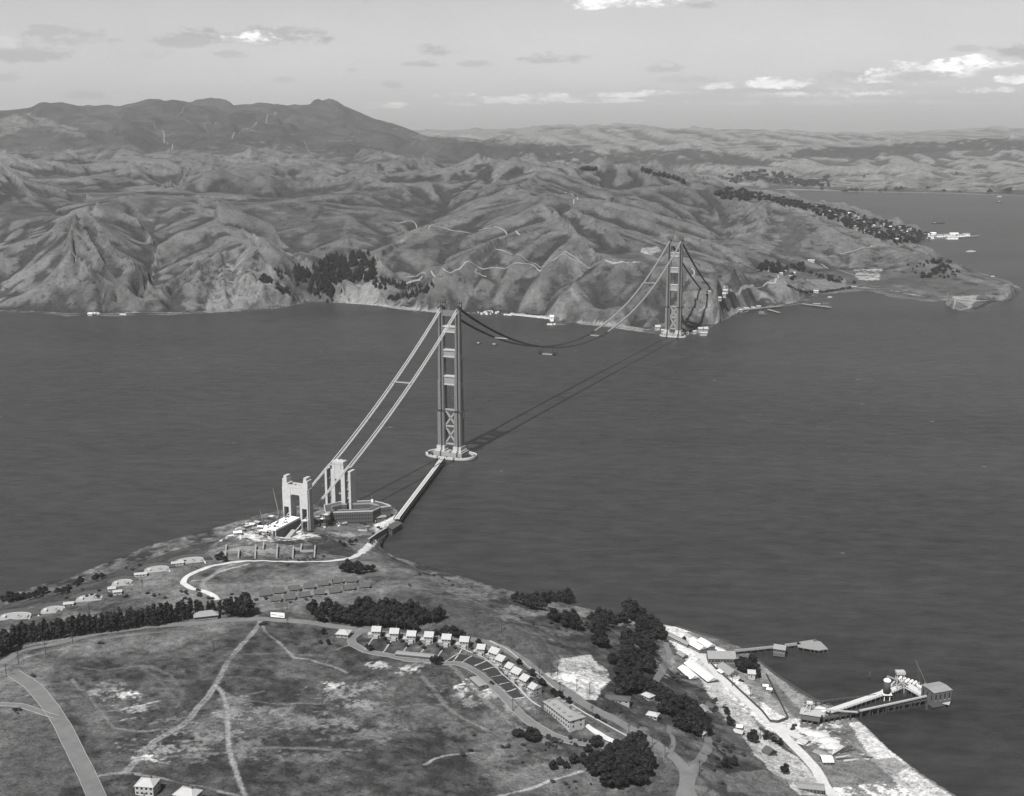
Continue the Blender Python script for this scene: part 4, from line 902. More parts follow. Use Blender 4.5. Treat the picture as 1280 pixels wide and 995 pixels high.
def derrick(loc, h, lean, az_, lab, boom=None):
    r = empty('derrick', loc, az_, lab, 'derrick'); m = MB()
    m.beam((0, 0, -2), (0, 0, h*.35), .9); m.beam((-4, -3, -2), (0, 0, h*.34), .5); m.beam((4, -3, -2), (0, 0, h*.34), .5); m.build('mast', M['deckd'], r)
    m = MB(); e = (lean*h, 0, h)
    for a, b in ((-.5, -.5), (.5, -.5), (0, .6)): m.beam((a, b, 1.5), (e[0], e[1], e[2]), .32)
    for k in range(1, 12): f = k/12; m.beam((f*e[0]-.5*(1-f), -.5*(1-f), 1.5+f*(h-1.5)), (f*e[0]+.5*(1-f), .6*(1-f), 1.5+f*(h-1.5)+.6), .2)
    m.build('boom', M['steell'], r)
    m = MB(); m.tube([(0, 0, h*.35), e], .09, 4); m.tube([e, (e[0], 0, h*.2)], .09, 4); m.build('rigging', M['steeld'], r)
p = near(351, 662); derrick((p[0], p[1], 24), 44, -.17, .3, 'tall pale leaning derrick boom left of the portal pylon')
p = near(329, 656); derrick((p[0], p[1], p[2]), 19, -.15, .2, 'short derrick among the contractor huts by the west shore')

# --- trestle from the fort shore to the nearer pier
A = at_z(496, 648, 8); B = at_z(553, 572.5, 8); d = B-A; L = float(np.hypot(d[0], d[1])); ang = math.atan2(d[1], d[0])
r = empty('access_trestle', (A[0], A[1], 0), ang, 'long straight timber trestle with bright deck running out to the nearer pier', 'trestle')
m = MB(); m.b2(0, L, -3.6, 3.6, 7.2, 8.0); m.build('deck', M['deckw'], r)
m = MB(); [m.b2(0, L, a-.25, a+.25, 8.003, 8.35) for a in (-.9, .9)]; m.build('rail_track', M['steell'], r)
m = MB(); m.b2(0, L, -3.9, -3.62, 6.2, 9.2); m.b2(0, L, 3.62, 3.9, 6.2, 9.2); m.build('side_beam', M['deckd'], r)
for x in np.arange(3, L, 7.5):
    m = MB()
    for y in (-4.6, -1.5, 1.5, 4.6): m.b2(x-.35, x+.35, y-.35, y+.35, -8, 7.18)
    m.b2(x-.4, x+.4, -5.4, 5.4, 6.3, 7.19); m.beam((x, -4.6, 0), (x, 4.6, 6), .4); m.build('pile_bent', M['deckd'], r)
for k, (x, y) in enumerate([(8, -8), (20, -9), (L-20, -8), (L-9, -9)]):
    pass
# --- brick fort
O = [(406.6,639.8),(465.6,637.9),(476,633.2),(488.5,631.6),(477,627.5),(465.6,625),(424,626.5),(405,631)]
O = [at_z(x, y, 20.5)[:2] for x, y in O]; c0 = np.mean(O, axis=0); O = [p-c0 for p in O]
def inset(P, d):
    c = []; n = len(P)
    a = sum(P[i][0]*P[(i+1) % n][1]-P[(i+1) % n][0]*P[i][1] for i in range(n)); sg_ = 1 if a > 0 else -1
    for i in range(n):
        p0, p1, p2 = P[i-1], P[i], P[(i+1) % n]; e1 = (p1-p0)/np.linalg.norm(p1-p0); e2 = (p2-p1)/np.linalg.norm(p2-p1)
        n1 = np.array([-e1[1], e1[0]])*sg_; n2 = np.array([-e2[1], e2[0]])*sg_; b = n1+n2; b = b/np.linalg.norm(b); c.append(p1 + b*d/max(.4, float(b@n1)))
    return c
r = empty('brick_fort', (c0[0], c0[1], 2), 0, 'old brick sea fort with rows of gun windows beside the water under the bridge', 'fort')
m = MB(); m.ring(O, inset(O, 9.5), -3, 17.0); m.build('casemate_wall', M['brick'], r)
m = MB(); o1 = inset(O, -.3); m.ring(o1, inset(O, .6), 16.9, 18.3); m.build('parapet', M['conc'], r)
m = MB(); m.ring(inset(O, 9.0), inset(O, 9.52), 16.0, 17.9); m.build('inner_parapet', M['conc2'], r)
m = MB(); m.ring(inset(O, .62), inset(O, 8.98), 17.003, 17.3); m.build('roof_walk', M['deckd'], r)
m = MB(); m.prism([tuple(p) for p in inset(O, 9.6)], -1, .4); m.build('courtyard', M['conc2'], r)
for (i0, n_) in ((0, 20), (1, 4), (2, 4)):
    a, b = O[i0], O[i0+1]; e = (b-a)/np.linalg.norm(b-a); nr = np.array([e[1], -e[0]]); L_ = np.linalg.norm(b-a)
    for fl in range(3):
        for k in range(n_):
            if i0 and fl == 1: continue
            c = a + e*L_*(k+.8)/(n_+.6) + nr*.05; m = MB(); m.box((c[0], c[1], 3.4+fl*4.6), (1.3, .5, 2.2), math.atan2(e[1], e[0])); m.build('gun_window', M['dark'], r)
    for h_ in (12.4,):
        pass
lh = at_z(465.5, 627, 20)[:2]-c0
m = MB(); m.tube([(lh[0], lh[1], 17), (lh[0], lh[1], 22)], [1.8, 1.4], 8); lt = m.build('lighthouse', M['white'], r)
m = MB(); m.tube([(lh[0], lh[1], 22.02), (lh[0], lh[1], 24.2), (lh[0], lh[1], 25.6)], [1.5, 1.5, .2], 8); m.build('lantern', M['steeld'], lt)
# ------------------------------------------------------------------ buildings
def house(name, label, cat, A, B, depth, hw, hr, wall, roof, group=None, hip=0.0, storeys=1, win=4, chim=False, porch=False, eave=.5, z=None, dorm=0, door=True, proto=False):
    """gabled or hipped house; A,B pixel ends of the long wall that faces the camera, depth behind it in metres"""
    if proto: L = A; base = (0, 0, -500); ang = 0
    else:
        a = near(*A) if z is None else at_z(*A, z); b = near(*B) if z is None else at_z(*B, z)
        d = b-a; L = float(np.hypot(d[0], d[1])); ang = math.atan2(d[1], d[0]); n = np.array([-d[1], d[0]])/L
        c = (a+b)/2; c[:2] += n*depth/2; zz = [gz(*(a[:2]+n*q)) for q in (0, depth)] + [gz(*(b[:2]+n*q)) for q in (0, depth)]
        base = (c[0], c[1], (min(zz)*.4+max(zz)*.6) if z is None else z)
    r = empty(name, base, ang, label, cat, group); hx_, hy_ = L/2, depth/2; P = []
    m = MB(); m.b2(-hx_, hx_, -hy_, hy_, -3.0, hw)
    if not hip: m.add([(-hx_, -hy_, hw), (-hx_, hy_, hw), (-hx_, 0, hw+hr*.93), (hx_, -hy_, hw), (hx_, hy_, hw), (hx_, 0, hw+hr*.93)], [(0,2,1), (3,4,5), (0,3,5,2), (1,2,5,4)])
    w = m.build('wall', M[wall], r); sub = []
    e = eave; X, Y = hx_+e, hy_+e; k = hip*Y if hip else 0; q = hr*e/hy_ if not hip else 0
    z0 = hw - q + .02; z1 = hw + hr
    m = MB(); T = .25
    V = [(-X, -Y, z0), (X, -Y, z0), (X, Y, z0), (-X, Y, z0), (-X+k, 0, z1), (X-k, 0, z1)]; V2 = [(x, y, zz_+T) for x, y, zz_ in V]
    m.add(V+V2, [(6,7,11,10), (8,9,10,11), (7,8,11), (9,6,10), (0,4,5,1), (2,5,4,3), (1,5,2), (3,4,0), (0,1,7,6), (1,2,8,7), (2,3,9,8), (3,0,6,9)])
    rf = m.build('roof', M[roof], r); rsub = []
    if chim:
        m = MB(); m.box((hx_*.35, hy_*.25, hw+hr*.9), (1.0, 1.0, 3.2)); rsub.append((m.build('chimney', M['brick'], rf), []))
    for k_ in range(dorm):
        x = -hx_ + (k_+.5)*L/dorm
        for s in (-1, 1):
            m = MB(); m.b2(x-1.0, x+1.0, min(s*hy_*.45, s*hy_*.8), max(s*hy_*.45, s*hy_*.8), hw+.3, hw+hr*.62); dm = m.build('dormer', M[wall], rf)
            m = MB(); m.b2(x-1.3, x+1.3, min(s*hy_*.4, s*hy_*.86), max(s*hy_*.4, s*hy_*.86), hw+hr*.62+.003, hw+hr*.62+.3); rsub.append((dm, [])); rsub.append((m.build('dormer_roof', M[roof], rf), []))
    P += [(w, sub), (rf, rsub)]
    fh = hw/storeys
    for st in range(storeys):
        for i in range(win):
            x = -hx_ + (i+.5)*L/win; ww = min(1.5, L/win*.5); wh = fh*.5
            for s in (-1, 1):
                m = MB(); m.b2(x-ww/2, x+ww/2, s*hy_-.06, s*hy_+.06, st*fh+fh*.3, st*fh+fh*.3+wh); o = m.build('window', M['glass'], r)
                m = MB(); m.b2(x-ww/2-.15, x+ww/2+.15, s*hy_-.1, s*hy_+.1, st*fh+fh*.3-.25, st*fh+fh*.3-.002); f = m.build('sill', M['white'], o); P.append((o, [(f, [])]))
        nw = max(1, int(depth/5))
        for i in range(nw):
            y = -hy_ + (i+.5)*depth/nw
            for s in (-1, 1):
                m = MB(); m.b2(s*hx_-.06, s*hx_+.06, y-.65, y+.65, st*fh+fh*.3, st*fh+fh*.8); P.append((m.build('window', M['glass'], r), []))
    if door: m = MB(); m.b2(-.6, .6, -hy_-.1, -hy_-.002, -.3, 2.1); P.append((m.build('door', M['walld'], r), []))
    if porch:
        m = MB(); m.b2(-hx_-3.6, -hx_-.002, -hy_*.8, hy_*.3, -3, 2.7); pw = m.build('porch_wing', M[wall], r); m = MB(); m.b2(-hx_-3.9, -hx_-.002, -hy_*.9, hy_*.4, 2.703, 3.0); pr = m.build('porch_roof', M['roofl'], pw); P.append((pw, [(pr, [])]))
        m = MB(); m.b2(-hx_*.5, hx_*.5, -hy_-2.2, -hy_-.002, -3, 2.5); m.b2(-hx_*.55, hx_*.55, -hy_-2.4, -hy_-.002, 2.503, 2.8); P.append((m.build('front_porch', M['wallL'], r), []))
    return Proto(r, P)
# --- row of six twin-fronted houses, then the seven round the bend
hp = house('officers_house', 'x', 'house', 7.6, None, 9.5, 6.4, 2.9, 'wallm', 'roofl', None, 0, 2, 3, True, True, proto=True)
rowA = [(469,797.5),(491.5,800),(513,803),(535,804.5),(557,807.5),(579.5,810.5)]
rowB = [(602,817,-12),(620,823.5,-38),(628,832,-42),(639,841,-46),(648,849,-46),(658.5,857,-48),(668.5,867,-50)]
for i, (x, y) in enumerate(rowA):
    p = near(x+1.5, y); hp.put((p[0], p[1]+4.5, gz(p[0], p[1]+4)), math.radians(-4-i), (1, 1, 1), '%s house from the left in the straight row of pale-roofed two-storey houses' % nth(i), 'two-storey houses along the loop road')
for i, (x, y, a) in enumerate(rowB):
    p = near(x, y); hp.put((p[0], p[1], gz(p[0], p[1])), math.radians(a), (1.0+.12*((i*5)%3-1), .92+.06*(i%3), .94+.07*((i*2)%3)), '%s pale-roofed house down the hill round the bend of the row' % nth(i), 'two-storey houses along the loop road')
house('barracks_building', 'long two-storey barracks with pale hipped roof and dormers ending the house row', 'barracks', (680,887), (712,916), 13.5, 7.4, 3.4, 'wallL', 'roofm', None, 1.1, 2, 11, True, False, .9, dorm=5)
house('hip_roofed_cottage', 'small cottage with wide light hipped roof left of the house row', 'house', (420.5,797), (434.5,798), 10, 3.4, 2.6, 'wallm', 'roofl', None, .9, 1, 3, False, False, .9)
house('roadside_hall', 'low hall with light roof and dark walls against the end of the pine row', 'hall', (243.5,777), (272.5,774), 12, 3.6, 3.0, 'walld', 'roofm', None, .8, 1, 7, False, False, .9)
house('garage_row', 'very long flat-roofed garage block below the straight house row', 'garages', (494,822), (541,825.5), 6.5, 3.0, .5, 'walld', 'roofm', None, 0, 1, 16, False, False, .3)
house('garage_row', 'long flat-roofed garage block on the slope beside the bright earth patch', 'garages', (587,851), (599,864), 7.5, 3.0, .5, 'walld', 'roofm', None, 0, 1, 10, False, False, .3)
house('bottom_edge_house', 'two-storey pale-roofed house cut by the bottom edge, left of its twin', 'house', (169,993), (192,997), 11, 6.4, 3, 'wallL', 'roofl', None, .8, 2, 4, True)
house('bottom_edge_house', 'lower pale-roofed house at the bottom edge, right of its twin', 'house', (217,1003), (241,1008), 11, 6.0, 3, 'wallL', 'roofl', None, .8, 2, 4, True)
# --- two rows of dark gabled huts
hut = house('barrack_hut', 'x', 'hut', 8.8, None, 7.5, 2.6, 3.0, 'walld', 'roofd', None, 0, 1, 3, False, False, .6, proto=True)
back = [(82,245),(150,232),(225,218),(297,208),(365,195),(435,183),(503,178)]; front = [(135,270),(203,262),(275,250),(347,238),(420,230),(490,215),(565,205)]
for nm, row in (('back', back), ('front', front)):
    for i, (x, y) in enumerate(row):
        p = near(310+.2578*x, 680+.2578*(y+8)); hut.put(p, math.radians(12 + 4*((i*7) % 3)), (1.05, 1, 1), '%s dark gabled hut from the left in the %s row' % (nth(i), nm), 'dark huts in two rows on the grass')
# --- waterfront sheds and halls
W_ = [('long_white_roofed_shed', 'longest white-roofed shed beside the bright yard road', 'shed', (880,856.5), (895,856.5), None),]
def shed(name, label, ridgeA, ridgeB, width, hw, hr, wall, roof, cat='shed', win=6, z=4.2, **k):
    a = at_z(*ridgeA, z+hw+hr); b = at_z(*ridgeB, z+hw+hr); d = b-a; L = float(np.hypot(d[0], d[1])); c = (a+b)/2
    pr = house(name, label, cat, L, None, width, hw, hr, wall, roof, None, 0, 1, win, False, False, .5, proto=True, **k); pr.put((c[0], c[1], z), math.atan2(d[1], d[0])); return pr
shed('long_shed', 'longest white-roofed shed, right of its shorter neighbour beside the bright yard', (862,824.5), (891.5,847), 11, 3.4, 2.6, 'walld', 'roofw', win=12, z=5)
shed('short_shed', 'shorter white-roofed shed left of the longest one at the foot of the bluff', (853.5,831), (868.5,844.5), 9, 3.2, 2.4, 'walld', 'roofw', win=6, z=5.5)
shed('beach_shed', 'white-roofed shed of the shore pair, the one nearer the road', (865,800), (879,808), 9, 3.2, 2.4, 'walld', 'roofw', win=5)
shed('beach_shed', 'white-roofed shed of the shore pair, the one nearer the water', (876.5,797), (889.5,805), 9, 3.2, 2.4, 'walld', 'roofw', win=5)
shed('low_store', 'low narrow dark-roofed store running along the sea edge of the yard', (833,789.5), (862,804), 6, 2.6, 1.2, 'walld', 'roofm', win=10)
shed('small_gabled_hut', 'small dark gabled hut at the corner of the bright yard', (849,813), (857,818), 6, 2.8, 2, 'walld', 'roofm', win=2, z=5)
shed('boat_hall', 'broad two-storey hall with big grey roof at the root of the sickle pier', (884.5,813.5), (918.5,814), 15, 6, 4.4, 'walld', 'roofm', 'hall', win=9, z=4)
shed('station_house', 'grey gabled house with white gable end beside the yard road', (903,827.5), (918,838), 12, 3.6, 3.6, 'wallL', 'roofm', 'house', win=4, z=4)
shed('annex', 'little white-roofed annex against the grey gabled house', (900,836), (905,839.5), 6, 2.8, .8, 'wallL', 'roofw', 'annex', win=2, z=4)
shed('cottage', 'small light cottage below the dark shore trees', (935,837), (944,837.5), 8, 3.2, 2.2, 'wallL', 'roofl', 'house', win=3, z=4)
shed('parked_hut', 'upper of two little white-roofed huts on the waste ground', (954,855.5), (960,856), 4, 2.3, .7, 'walld', 'roofw', 'hut', win=2, z=4)
shed('parked_hut', 'lower of two little white-roofed huts on the waste ground', (959,859.5), (965,860.5), 4, 2.3, .7, 'walld', 'roofw', 'hut', win=2, z=4)
shed('cement_store', 'white-roofed square hut by the piles of timber', (1027,946), (1040,946), 11, 4, 1.6, 'walld', 'roofw', 'hut', win=3, z=4)
shed('sand_hut', 'pale-roofed hut beside the white spoil heaps', (1000,922), (1010,926), 8, 3, 1.4, 'walld', 'roofl', 'hut', win=3, z=4)
shed('yard_store', 'dark low store by the bend of the beach track', (1019,937), (1033,943), 7, 2.6, .8, 'walld', 'roofm', 'store', win=3, z=4)
shed('dark_hall', 'dark-sided hall with light top at the bottom edge below the track', (998,980), (1030,983), 9, 5, .8, 'walld', 'roofm', 'hall', win=7, z=8)
shed('checkered_shed', 'low shed with pale cluttered roof at the bottom edge left of the dark hall', (953,990), (992,991), 10, 3, .8, 'wallL', 'roofl', 'shed', win=7, z=8)
shed('gabled_house', 'dark gabled house among gardens beside the bright yard', (958,932), (966,937), 9, 3.2, 3, 'walld', 'roofd', 'house', win=3, z=9)
shed('tile_house', 'upper dark-roofed house on the slope above the yard', (885,877), (893,882), 9, 3.2, 2.6, 'walld', 'roofd', 'house', win=3, z=9)
shed('tile_house', 'lower dark-roofed house on the slope above the yard', (878,880), (884,888), 9, 3.2, 2.6, 'walld', 'roofm', 'house', win=3, z=10)
shed('slope_shed', 'light-roofed shed under the trees at the foot of the slope', (918,911), (929,914), 6, 2.8, 1.2, 'walld', 'roofl', 'shed', win=3, z=9)
shed('slope_shed', 'white-roofed lean-to at the edge of the slope trees', (921,906), (928,907), 5, 2.4, .8, 'walld', 'roofw', 'shed', win=3, z=9)
for i, (x, y, w_) in enumerate([(816,893,9),(859,894.5,9),(876,915,8),(810,869,9),(855,903,9)]):
    p = near(x, y+4); pr = house('hillside_bungalow', '%s small light-roofed bungalow half hidden in the hillside trees' % ['leftmost, near the bend', 'middle', 'rightmost', 'topmost', 'lowest'][i], 'house', w_, None, 7, 3, 1.8, 'wallm', 'roofl', None, .6, 1, 3, proto=True); pr.put(p, math.radians(-25-8*i))
p = near(772, 876); pr = house('sod_roofed_magazine', 'dark mounded magazine roof by the bare white earth', 'magazine', 20, None, 9, 2.4, 1.6, 'conc2', 'roofd', None, .9, 1, 4, proto=True); pr.put(p, math.radians(-12))
# --- structures by the fort
def boxy(name, label, cat, A, B, depth, h, wall, roof, z): shed(name, label, A, B, depth, h, .5, wall, roof, cat, 4, z)
shed('fort_shed', 'grey flat-topped shed against the right flank of the brick fort', (466,645.5), (481,643.5), 13, 4.8, .8, 'walld', 'roofm', 'shed', 3, 3)
shed('wharf_shed', 'dark gabled wharf shed beside the root of the trestle', (485,658.5), (497,651), 12, 5, 2.6, 'deckd', 'roofd', 'shed', 3, 2.5)
shed('fort_hut', 'dark-roofed hut at the foot of the slope facing the fort', (449,661.5), (459,662.5), 8, 3, 1.6, 'walld', 'roofm', 'hut', 3, 10)
rg = random.Random(12)
spots = [(303,664),(309,660),(315,657),(322,655),(318,662),(326,661),(333,660),(339,659),(345,658),(330,666),(338,667),(322,668),(347,666),(352,665),(400,652),(409,650),(404,658),(416,656),(421,650),(395,648),(430,657),(437,654),(297,668)]
for i, (x, y) in enumerate(spots):
    p = near(x, y); L_ = rg.uniform(4.5, 9); pr = house('site_hut', '%s contractor hut from the left on the building site by the pylons' % nth(sorted(spots).index((x, y))), 'hut', L_, None, rg.uniform(3.5, 5.5), rg.uniform(2.2, 3.4), rg.uniform(.4, 1.6), rg.choice(['walld', 'wallm', 'deckd']), rg.choice(['roofw', 'roofl', 'roofm', 'roofd']), 'contractor huts round the pylons', 0, 1, 2, proto=True); pr.put((p[0], p[1], p[2]), rg.uniform(-.8, .8))
rg = random.Random(44)
ms = sorted([(rg.uniform(296, 352), rg.uniform(656, 671)) for _ in range(22)] + [(rg.uniform(392, 432), rg.uniform(645, 664)) for _ in range(16)] + [(rg.uniform(452, 480), rg.uniform(652, 664)) for _ in range(6)])
for i, (x, y) in enumerate(ms):
    p = near(x, y); r = empty('material_stack', p, rg.uniform(0, 3), '%s stack of lumber or forms from left on the bridge building site' % nth(i), 'material stack', 'building material stacks on the bridge site'); mt = M[rg.choice(['deckw', 'deckd', 'white', 'steeld', 'walld'])]
    L_, w_ = rg.uniform(2.5, 8), rg.uniform(1.2, 3.2)
    m = MB(); m.b2(-L_/2, L_/2, -w_/2, w_/2, -1, rg.uniform(.8, 2.4)); m.build('pile', mt, r); m = MB(); m.beam((-L_/2, -w_/2, .5), (L_/2+rg.uniform(0, 2), w_/2+.6, rg.uniform(2.4, 3.4)), .35); m.build('loose_plank', M['deckw'], r)
for i, (t_, s_, h_, lab) in enumerate([(-452, -20, 20, 'lattice scaffold left of the white deck slab'), (-446, 24, 17, 'lattice scaffold right of the cable ramp by the portal pylon'), (-398, 24, 16, 'lattice scaffold between the portal pylon and the fort'), (-372, -18, 22, 'lattice scaffold behind the portal pylon')]):
    q = onax(t_, s_, 0); r = empty('scaffold_tower', (q[0], q[1], gz(q[0], q[1])), BR, lab, 'scaffold'); m = MB()
    for x in (-3, 3):
        for y in (-3, 3): m.b2(x-.2, x+.2, y-.2, y+.2, -2, h_)
    for z in np.arange(1, h_-2, 4):
        for x in (-3, 3): m.beam((x, -3, z), (x, 3, z+4), .18); m.beam((-3, x, z+4), (3, x, z), .18); m.beam((x, -3, z+4), (x, 3, z+4), .2)
    m.build('frame', M['deckd'], r); m = MB(); m.box((0, 0, h_+.16), (7, 7, .3)); m.build('top_platform', M['deckw'], r)
p = near(414, 651); r = empty('round_store', (p[0], p[1], p[2]), 0, 'squat round store with flat conical roof between pylon and fort', 'store')
m = MB(); m.tube([(0, 0, -3), (0, 0, 5)], 5.5, 10); m.build('wall', M['walld'], r); m = MB(); m.tube([(0, 0, 5.02), (0, 0, 5.5), (0, 0, 7)], [6.4, 6.2, .4], 10); m.build('roof', M['roofm'], r)
# --- old gun battery: earth-filled concrete bays behind the fort
r0 = near(335, 694); r = empty('gun_battery', r0, 0, 'row of old concrete gun bays with fin walls above the coast road', 'battery')
for i, (x, y0, y1) in enumerate([(282,684,697),(298,689,698.5),(319,684,698.5),(329,681,688),(346,684,698),(366,686,698.5),(376,683,690),(393,685,699)]):
    a = near(x, y1); b = near(x+1, y0); m = MB(); m.beam((a[0]-r0[0], a[1]-r0[1], a[2]-r0[2]+.8), (b[0]-r0[0], b[1]-r0[1], b[2]-r0[2]+1.8), 1.5, 3.4); m.build('fin_wall', M['conc2'], r)
for x0, x1, y in ((282,298,691),(320,329,690),(329,346,690),(367,376,688),(377,392,690),(300,318,686)):
    a = near(x0, y); b = near(x1, y); m = MB(); m.beam((a[0]-r0[0], a[1]-r0[1], a[2]-r0[2]+.3), (b[0]-r0[0], b[1]-r0[1], b[2]-r0[2]+.3), 1.2, 4.2); m.build('bay_wall', M['conc2'], r)
# --- coast batteries on the west bluff
def battery(px, py, a0, wpx, lab):
    p = near(px, py); r = empty('coast_battery', (p[0], p[1], p[2]), math.radians(a0), lab, 'gun battery', 'concrete coast batteries')
    w = wpx*.8; m = MB()
    back = [(w/2*.95*math.cos(t), 3+8*math.sin(t)) for t in np.linspace(0.02, math.pi-.02, 11)]
    m.prism([(-w/2, -6), (w/2, -6)] + back, -8, .6); m.build('platform', M['conc2'], r)
    inn = [(x*.86, 3+(y-3)*.78) for x, y in back]; m = MB()
    for k in range(10): m.beam((back[k][0], back[k][1], .3), (back[k+1][0], back[k+1][1], .3), .6, 1.7)
    m.build('parapet', M['conc'], r)
    m = MB(); m.prism([(x*1.55, 3+(y-3)*2.1) for x, y in back] + back[::-1], -8, 1.3); m.build('earth_bank', M['deckd'], r)
    for k in range(5): x = -w/2+w*(k+.5)/5; m = MB(); m.b2(x-w*.075, x+w*.075, -6.2, -5.99, -3.4, -.2); m.build('doorway', M['dark'], r)
    for k in (-1, 1):
        m = MB(); m.add([(k*w*.5, -6, .9), (k*w*.5-1.2, -6, .9), (k*w*.5+1.5, -13, -4), (k*w*.5+.3, -13, -4), (k*w*.5, -6, -6), (k*w*.5-1.2, -6, -6)], [(0,2,3,1), (0,4,2), (1,3,5), (4,0,1,5)]); m.build('wing_wall', M['conc'], r)
    m = MB(); m.tube([(w*.1, 1, .6), (w*.1, 1, 1.2)], 3.2, 12); m.tube([(w*.1, 1, 1.2), (w*.1, 1, 2.4)], 1.1, 8); m.build('gun_mount', M['conc2'], r)
    m = MB(); m.box((-w*.3, 0, 1.5), (3.2, 5, 1.8)); m.build('traverse', M['conc'], r); m = MB(); m.box((w*.38, -1, 1.2), (2, 6, 1.2)); m.build('store_block', M['conc2'], r)
for a in ((18,772,8,38,'westernmost coast battery at the left edge with a broad pale platform'), (66,764,10,28,'low half-buried battery, second along the bluff from the left edge'), (113,749,14,34,'pale curved battery with steep side wall, third from the left edge'),
          (153,730,14,26,'round pale battery, fourth along the bluff from the left edge'), (196,713,18,32,'white-parapet battery with ramp wall, second from the right end of the bluff'), (237,702,20,38,'long white battery at the right end of the bluff with a slanting white wall')): battery(*a)
for i, (x, y, L_) in enumerate([(86,757,9),(140,738,7),(147,742,8),(176,720,12),(222,706,12)]):
    p = near(x, y); pr = house('battery_store', '%s low concrete store between the coast batteries from the left' % nth(i), 'store', L_, None, 6, 2.6, .4, 'wallL', 'roofl', 'stores between the coast batteries', 0, 1, 2, proto=True); pr.put(p, math.radians(15))
# --- billboard: its lettering is too small to read in the photograph, only two dark lines show
a = near(338.5, 773); b = near(356, 774); d = b-a; L = float(np.hypot(d[0], d[1])); r = empty('billboard', (a[0], a[1], a[2]), math.atan2(d[1], d[0]), 'wide white roadside billboard on posts at the road fork', 'billboard')
m = MB(); m.b2(0, L, -.15, .15, 1.5, 6.2); bd = m.build('board', M['white'], r); m = MB()
m.b2(1, L*.45, -.2, -.16, 3.6, 4.1); m.b2(L*.55, L-1, -.2, -.16, 2.8, 3.3); m.build('faded_text_line', M['steeld'], bd)
for k in range(4): m = MB(); m.b2(k*(L-.4)/3, k*(L-.4)/3+.4, .16, .5, -1, 6.0); m.build('post', M['pole'], r)
# ------------------------------------------------------------------ roads, tracks and paths
R = strip
R('road', [(-60,862),(0,830),(30,813),(80,802),(140,790),(200,782),(260,777),(310,774),(335,774),(400,780),(440,786),(470,790.5),(504,793.5),(541,796.5),(589,799),(611,804),(628,810),(645,819.5),(662,832),(679,846.5),(701,861),(729,879),(760,895),(790,912),(815,927),(840,944),(856,962),(857,978),(848,1010)], 9, M['asph'])
R('road', [(872,1010),(862,985),(868,960),(878,946),(886,932),(885,922),(878,915)], 7, M['asph'], off=.16)
R('road', [(868,905),(845,890),(825,876),(818,864),(821,849),(830,833),(836.6,818),(833,807),(832,795),(830,788)], 5.5, M['asph'], off=.16)
R('road', [(856,962),(845,950),(838,940),(842,928),(836,915),(838,908)], 4, M['asph'], off=.2)
R('road', [(15,840),(39,856),(62,882),(79,908),(98,948),(111,974),(126,1010)], 11, M['asph'], off=.14, kerb=M['conc2'])
R('road', [(-30,878),(0,880),(33,884),(70,896)], 5, M['asph'], off=.18, kerb=M['conc2'])
R('road', [(456,786),(446,793),(439,799),(442,806),(454,813),(472,817),(490,820),(512,825.5),(548,828),(570,829),(583,833),(600,843),(617,858),(634,875),(651,893),(667,906),(690,919),(715,927),(745,931),(775,934)], 6.5, M['asph'], off=.16, kerb=M['conc2'])
R('service_road', [(704,876),(717,890),(732,905),(755,921),(778,931)], 5, M['dirtb'], off=.14)
R('coast_road', [(496,648),(486,657),(474,668),(462,680),(452,691),(432,699),(400,702),(360,702),(330,701),(300,702),(272,706),(250,713),(233,721),(229,729),(240,736),(254,739),(266,744),(272,750)], 6, M['dirtb'], off=.16)
R('yard_road', [(832,790),(850,799),(872,815),(888,832),(905,850),(925,869),(945,887),(965,903),(985,914),(1000,922)], 9, M['dirtb'], off=.14)
R('yard_road', [(960,898),(985,925),(1005,945),(1020,962),(1030,980),(1045,1000)], 9, M['dirtb'], off=.18)
R('footpath', [(720,887),(770,914),(800,930)], 2.5, M['path'])
for k, (x, y) in enumerate([(462,799),(485,802),(507,805.5),(529,807),(551,810),(573,813)]):
    R('footpath', [(x+4,y-1),(x-2,y+8),(x-6,y+13),(x-9,y+16.5)], 1.1, M['path'])
pa = [((555,828),(573,817)),((577,829),(590,820)),((593,832.5),(608,826)),((603,838),(618,834)),((614,846.5),(629,843.5)),((624,856),(637,853)),((633,865),(645,861)),((642,874),(656,872))]
for a, b in pa: R('footpath', [a, b], 1.0, M['path'], off=.3)
for a, b in zip(pa[:-1], pa[1:]):
    q = [near(*z_) for z_ in (a[0], a[1], b[1], b[0])]; c = sum(q)/4
    mb = MB(); n_ = 8; V = []
    for i in range(n_+1):
        for j in range(n_+1):
            u_, v_ = i/n_, j/n_; p = (q[0]*(1-u_)+q[3]*u_)*(1-v_) + (q[1]*(1-u_)+q[2]*u_)*v_; p = c + (p-c)*.94; V.append((p[0], p[1], gz(p[0], p[1])+.1))
    mb.add(V, [(i*(n_+1)+j, i*(n_+1)+j+1, (i+1)*(n_+1)+j+1, (i+1)*(n_+1)+j) for i in range(n_) for j in range(n_)]); o = mb.build('lawn', M['lawn'], None, True); o['kind'] = 'structure'
R('footpath', [(580,812),(600,820),(620,834),(634,848),(650,862),(664,876),(676,884)], 1.2, M['path'], off=.26)
R('footpath', [(612,801),(640,816),(668,839),(700,866)], 1.0, M['path'], off=.26)
# surf along the beaches
for pl, w in (([(1040,881),(1075,900),(1092,916),(1112,937),(1152,967),(1205,1000)], 1.6), ([(0,744),(30,736),(60,727),(105,713),(150,696),(190,679),(240,667),(285,654)], 1.2)):
    pass
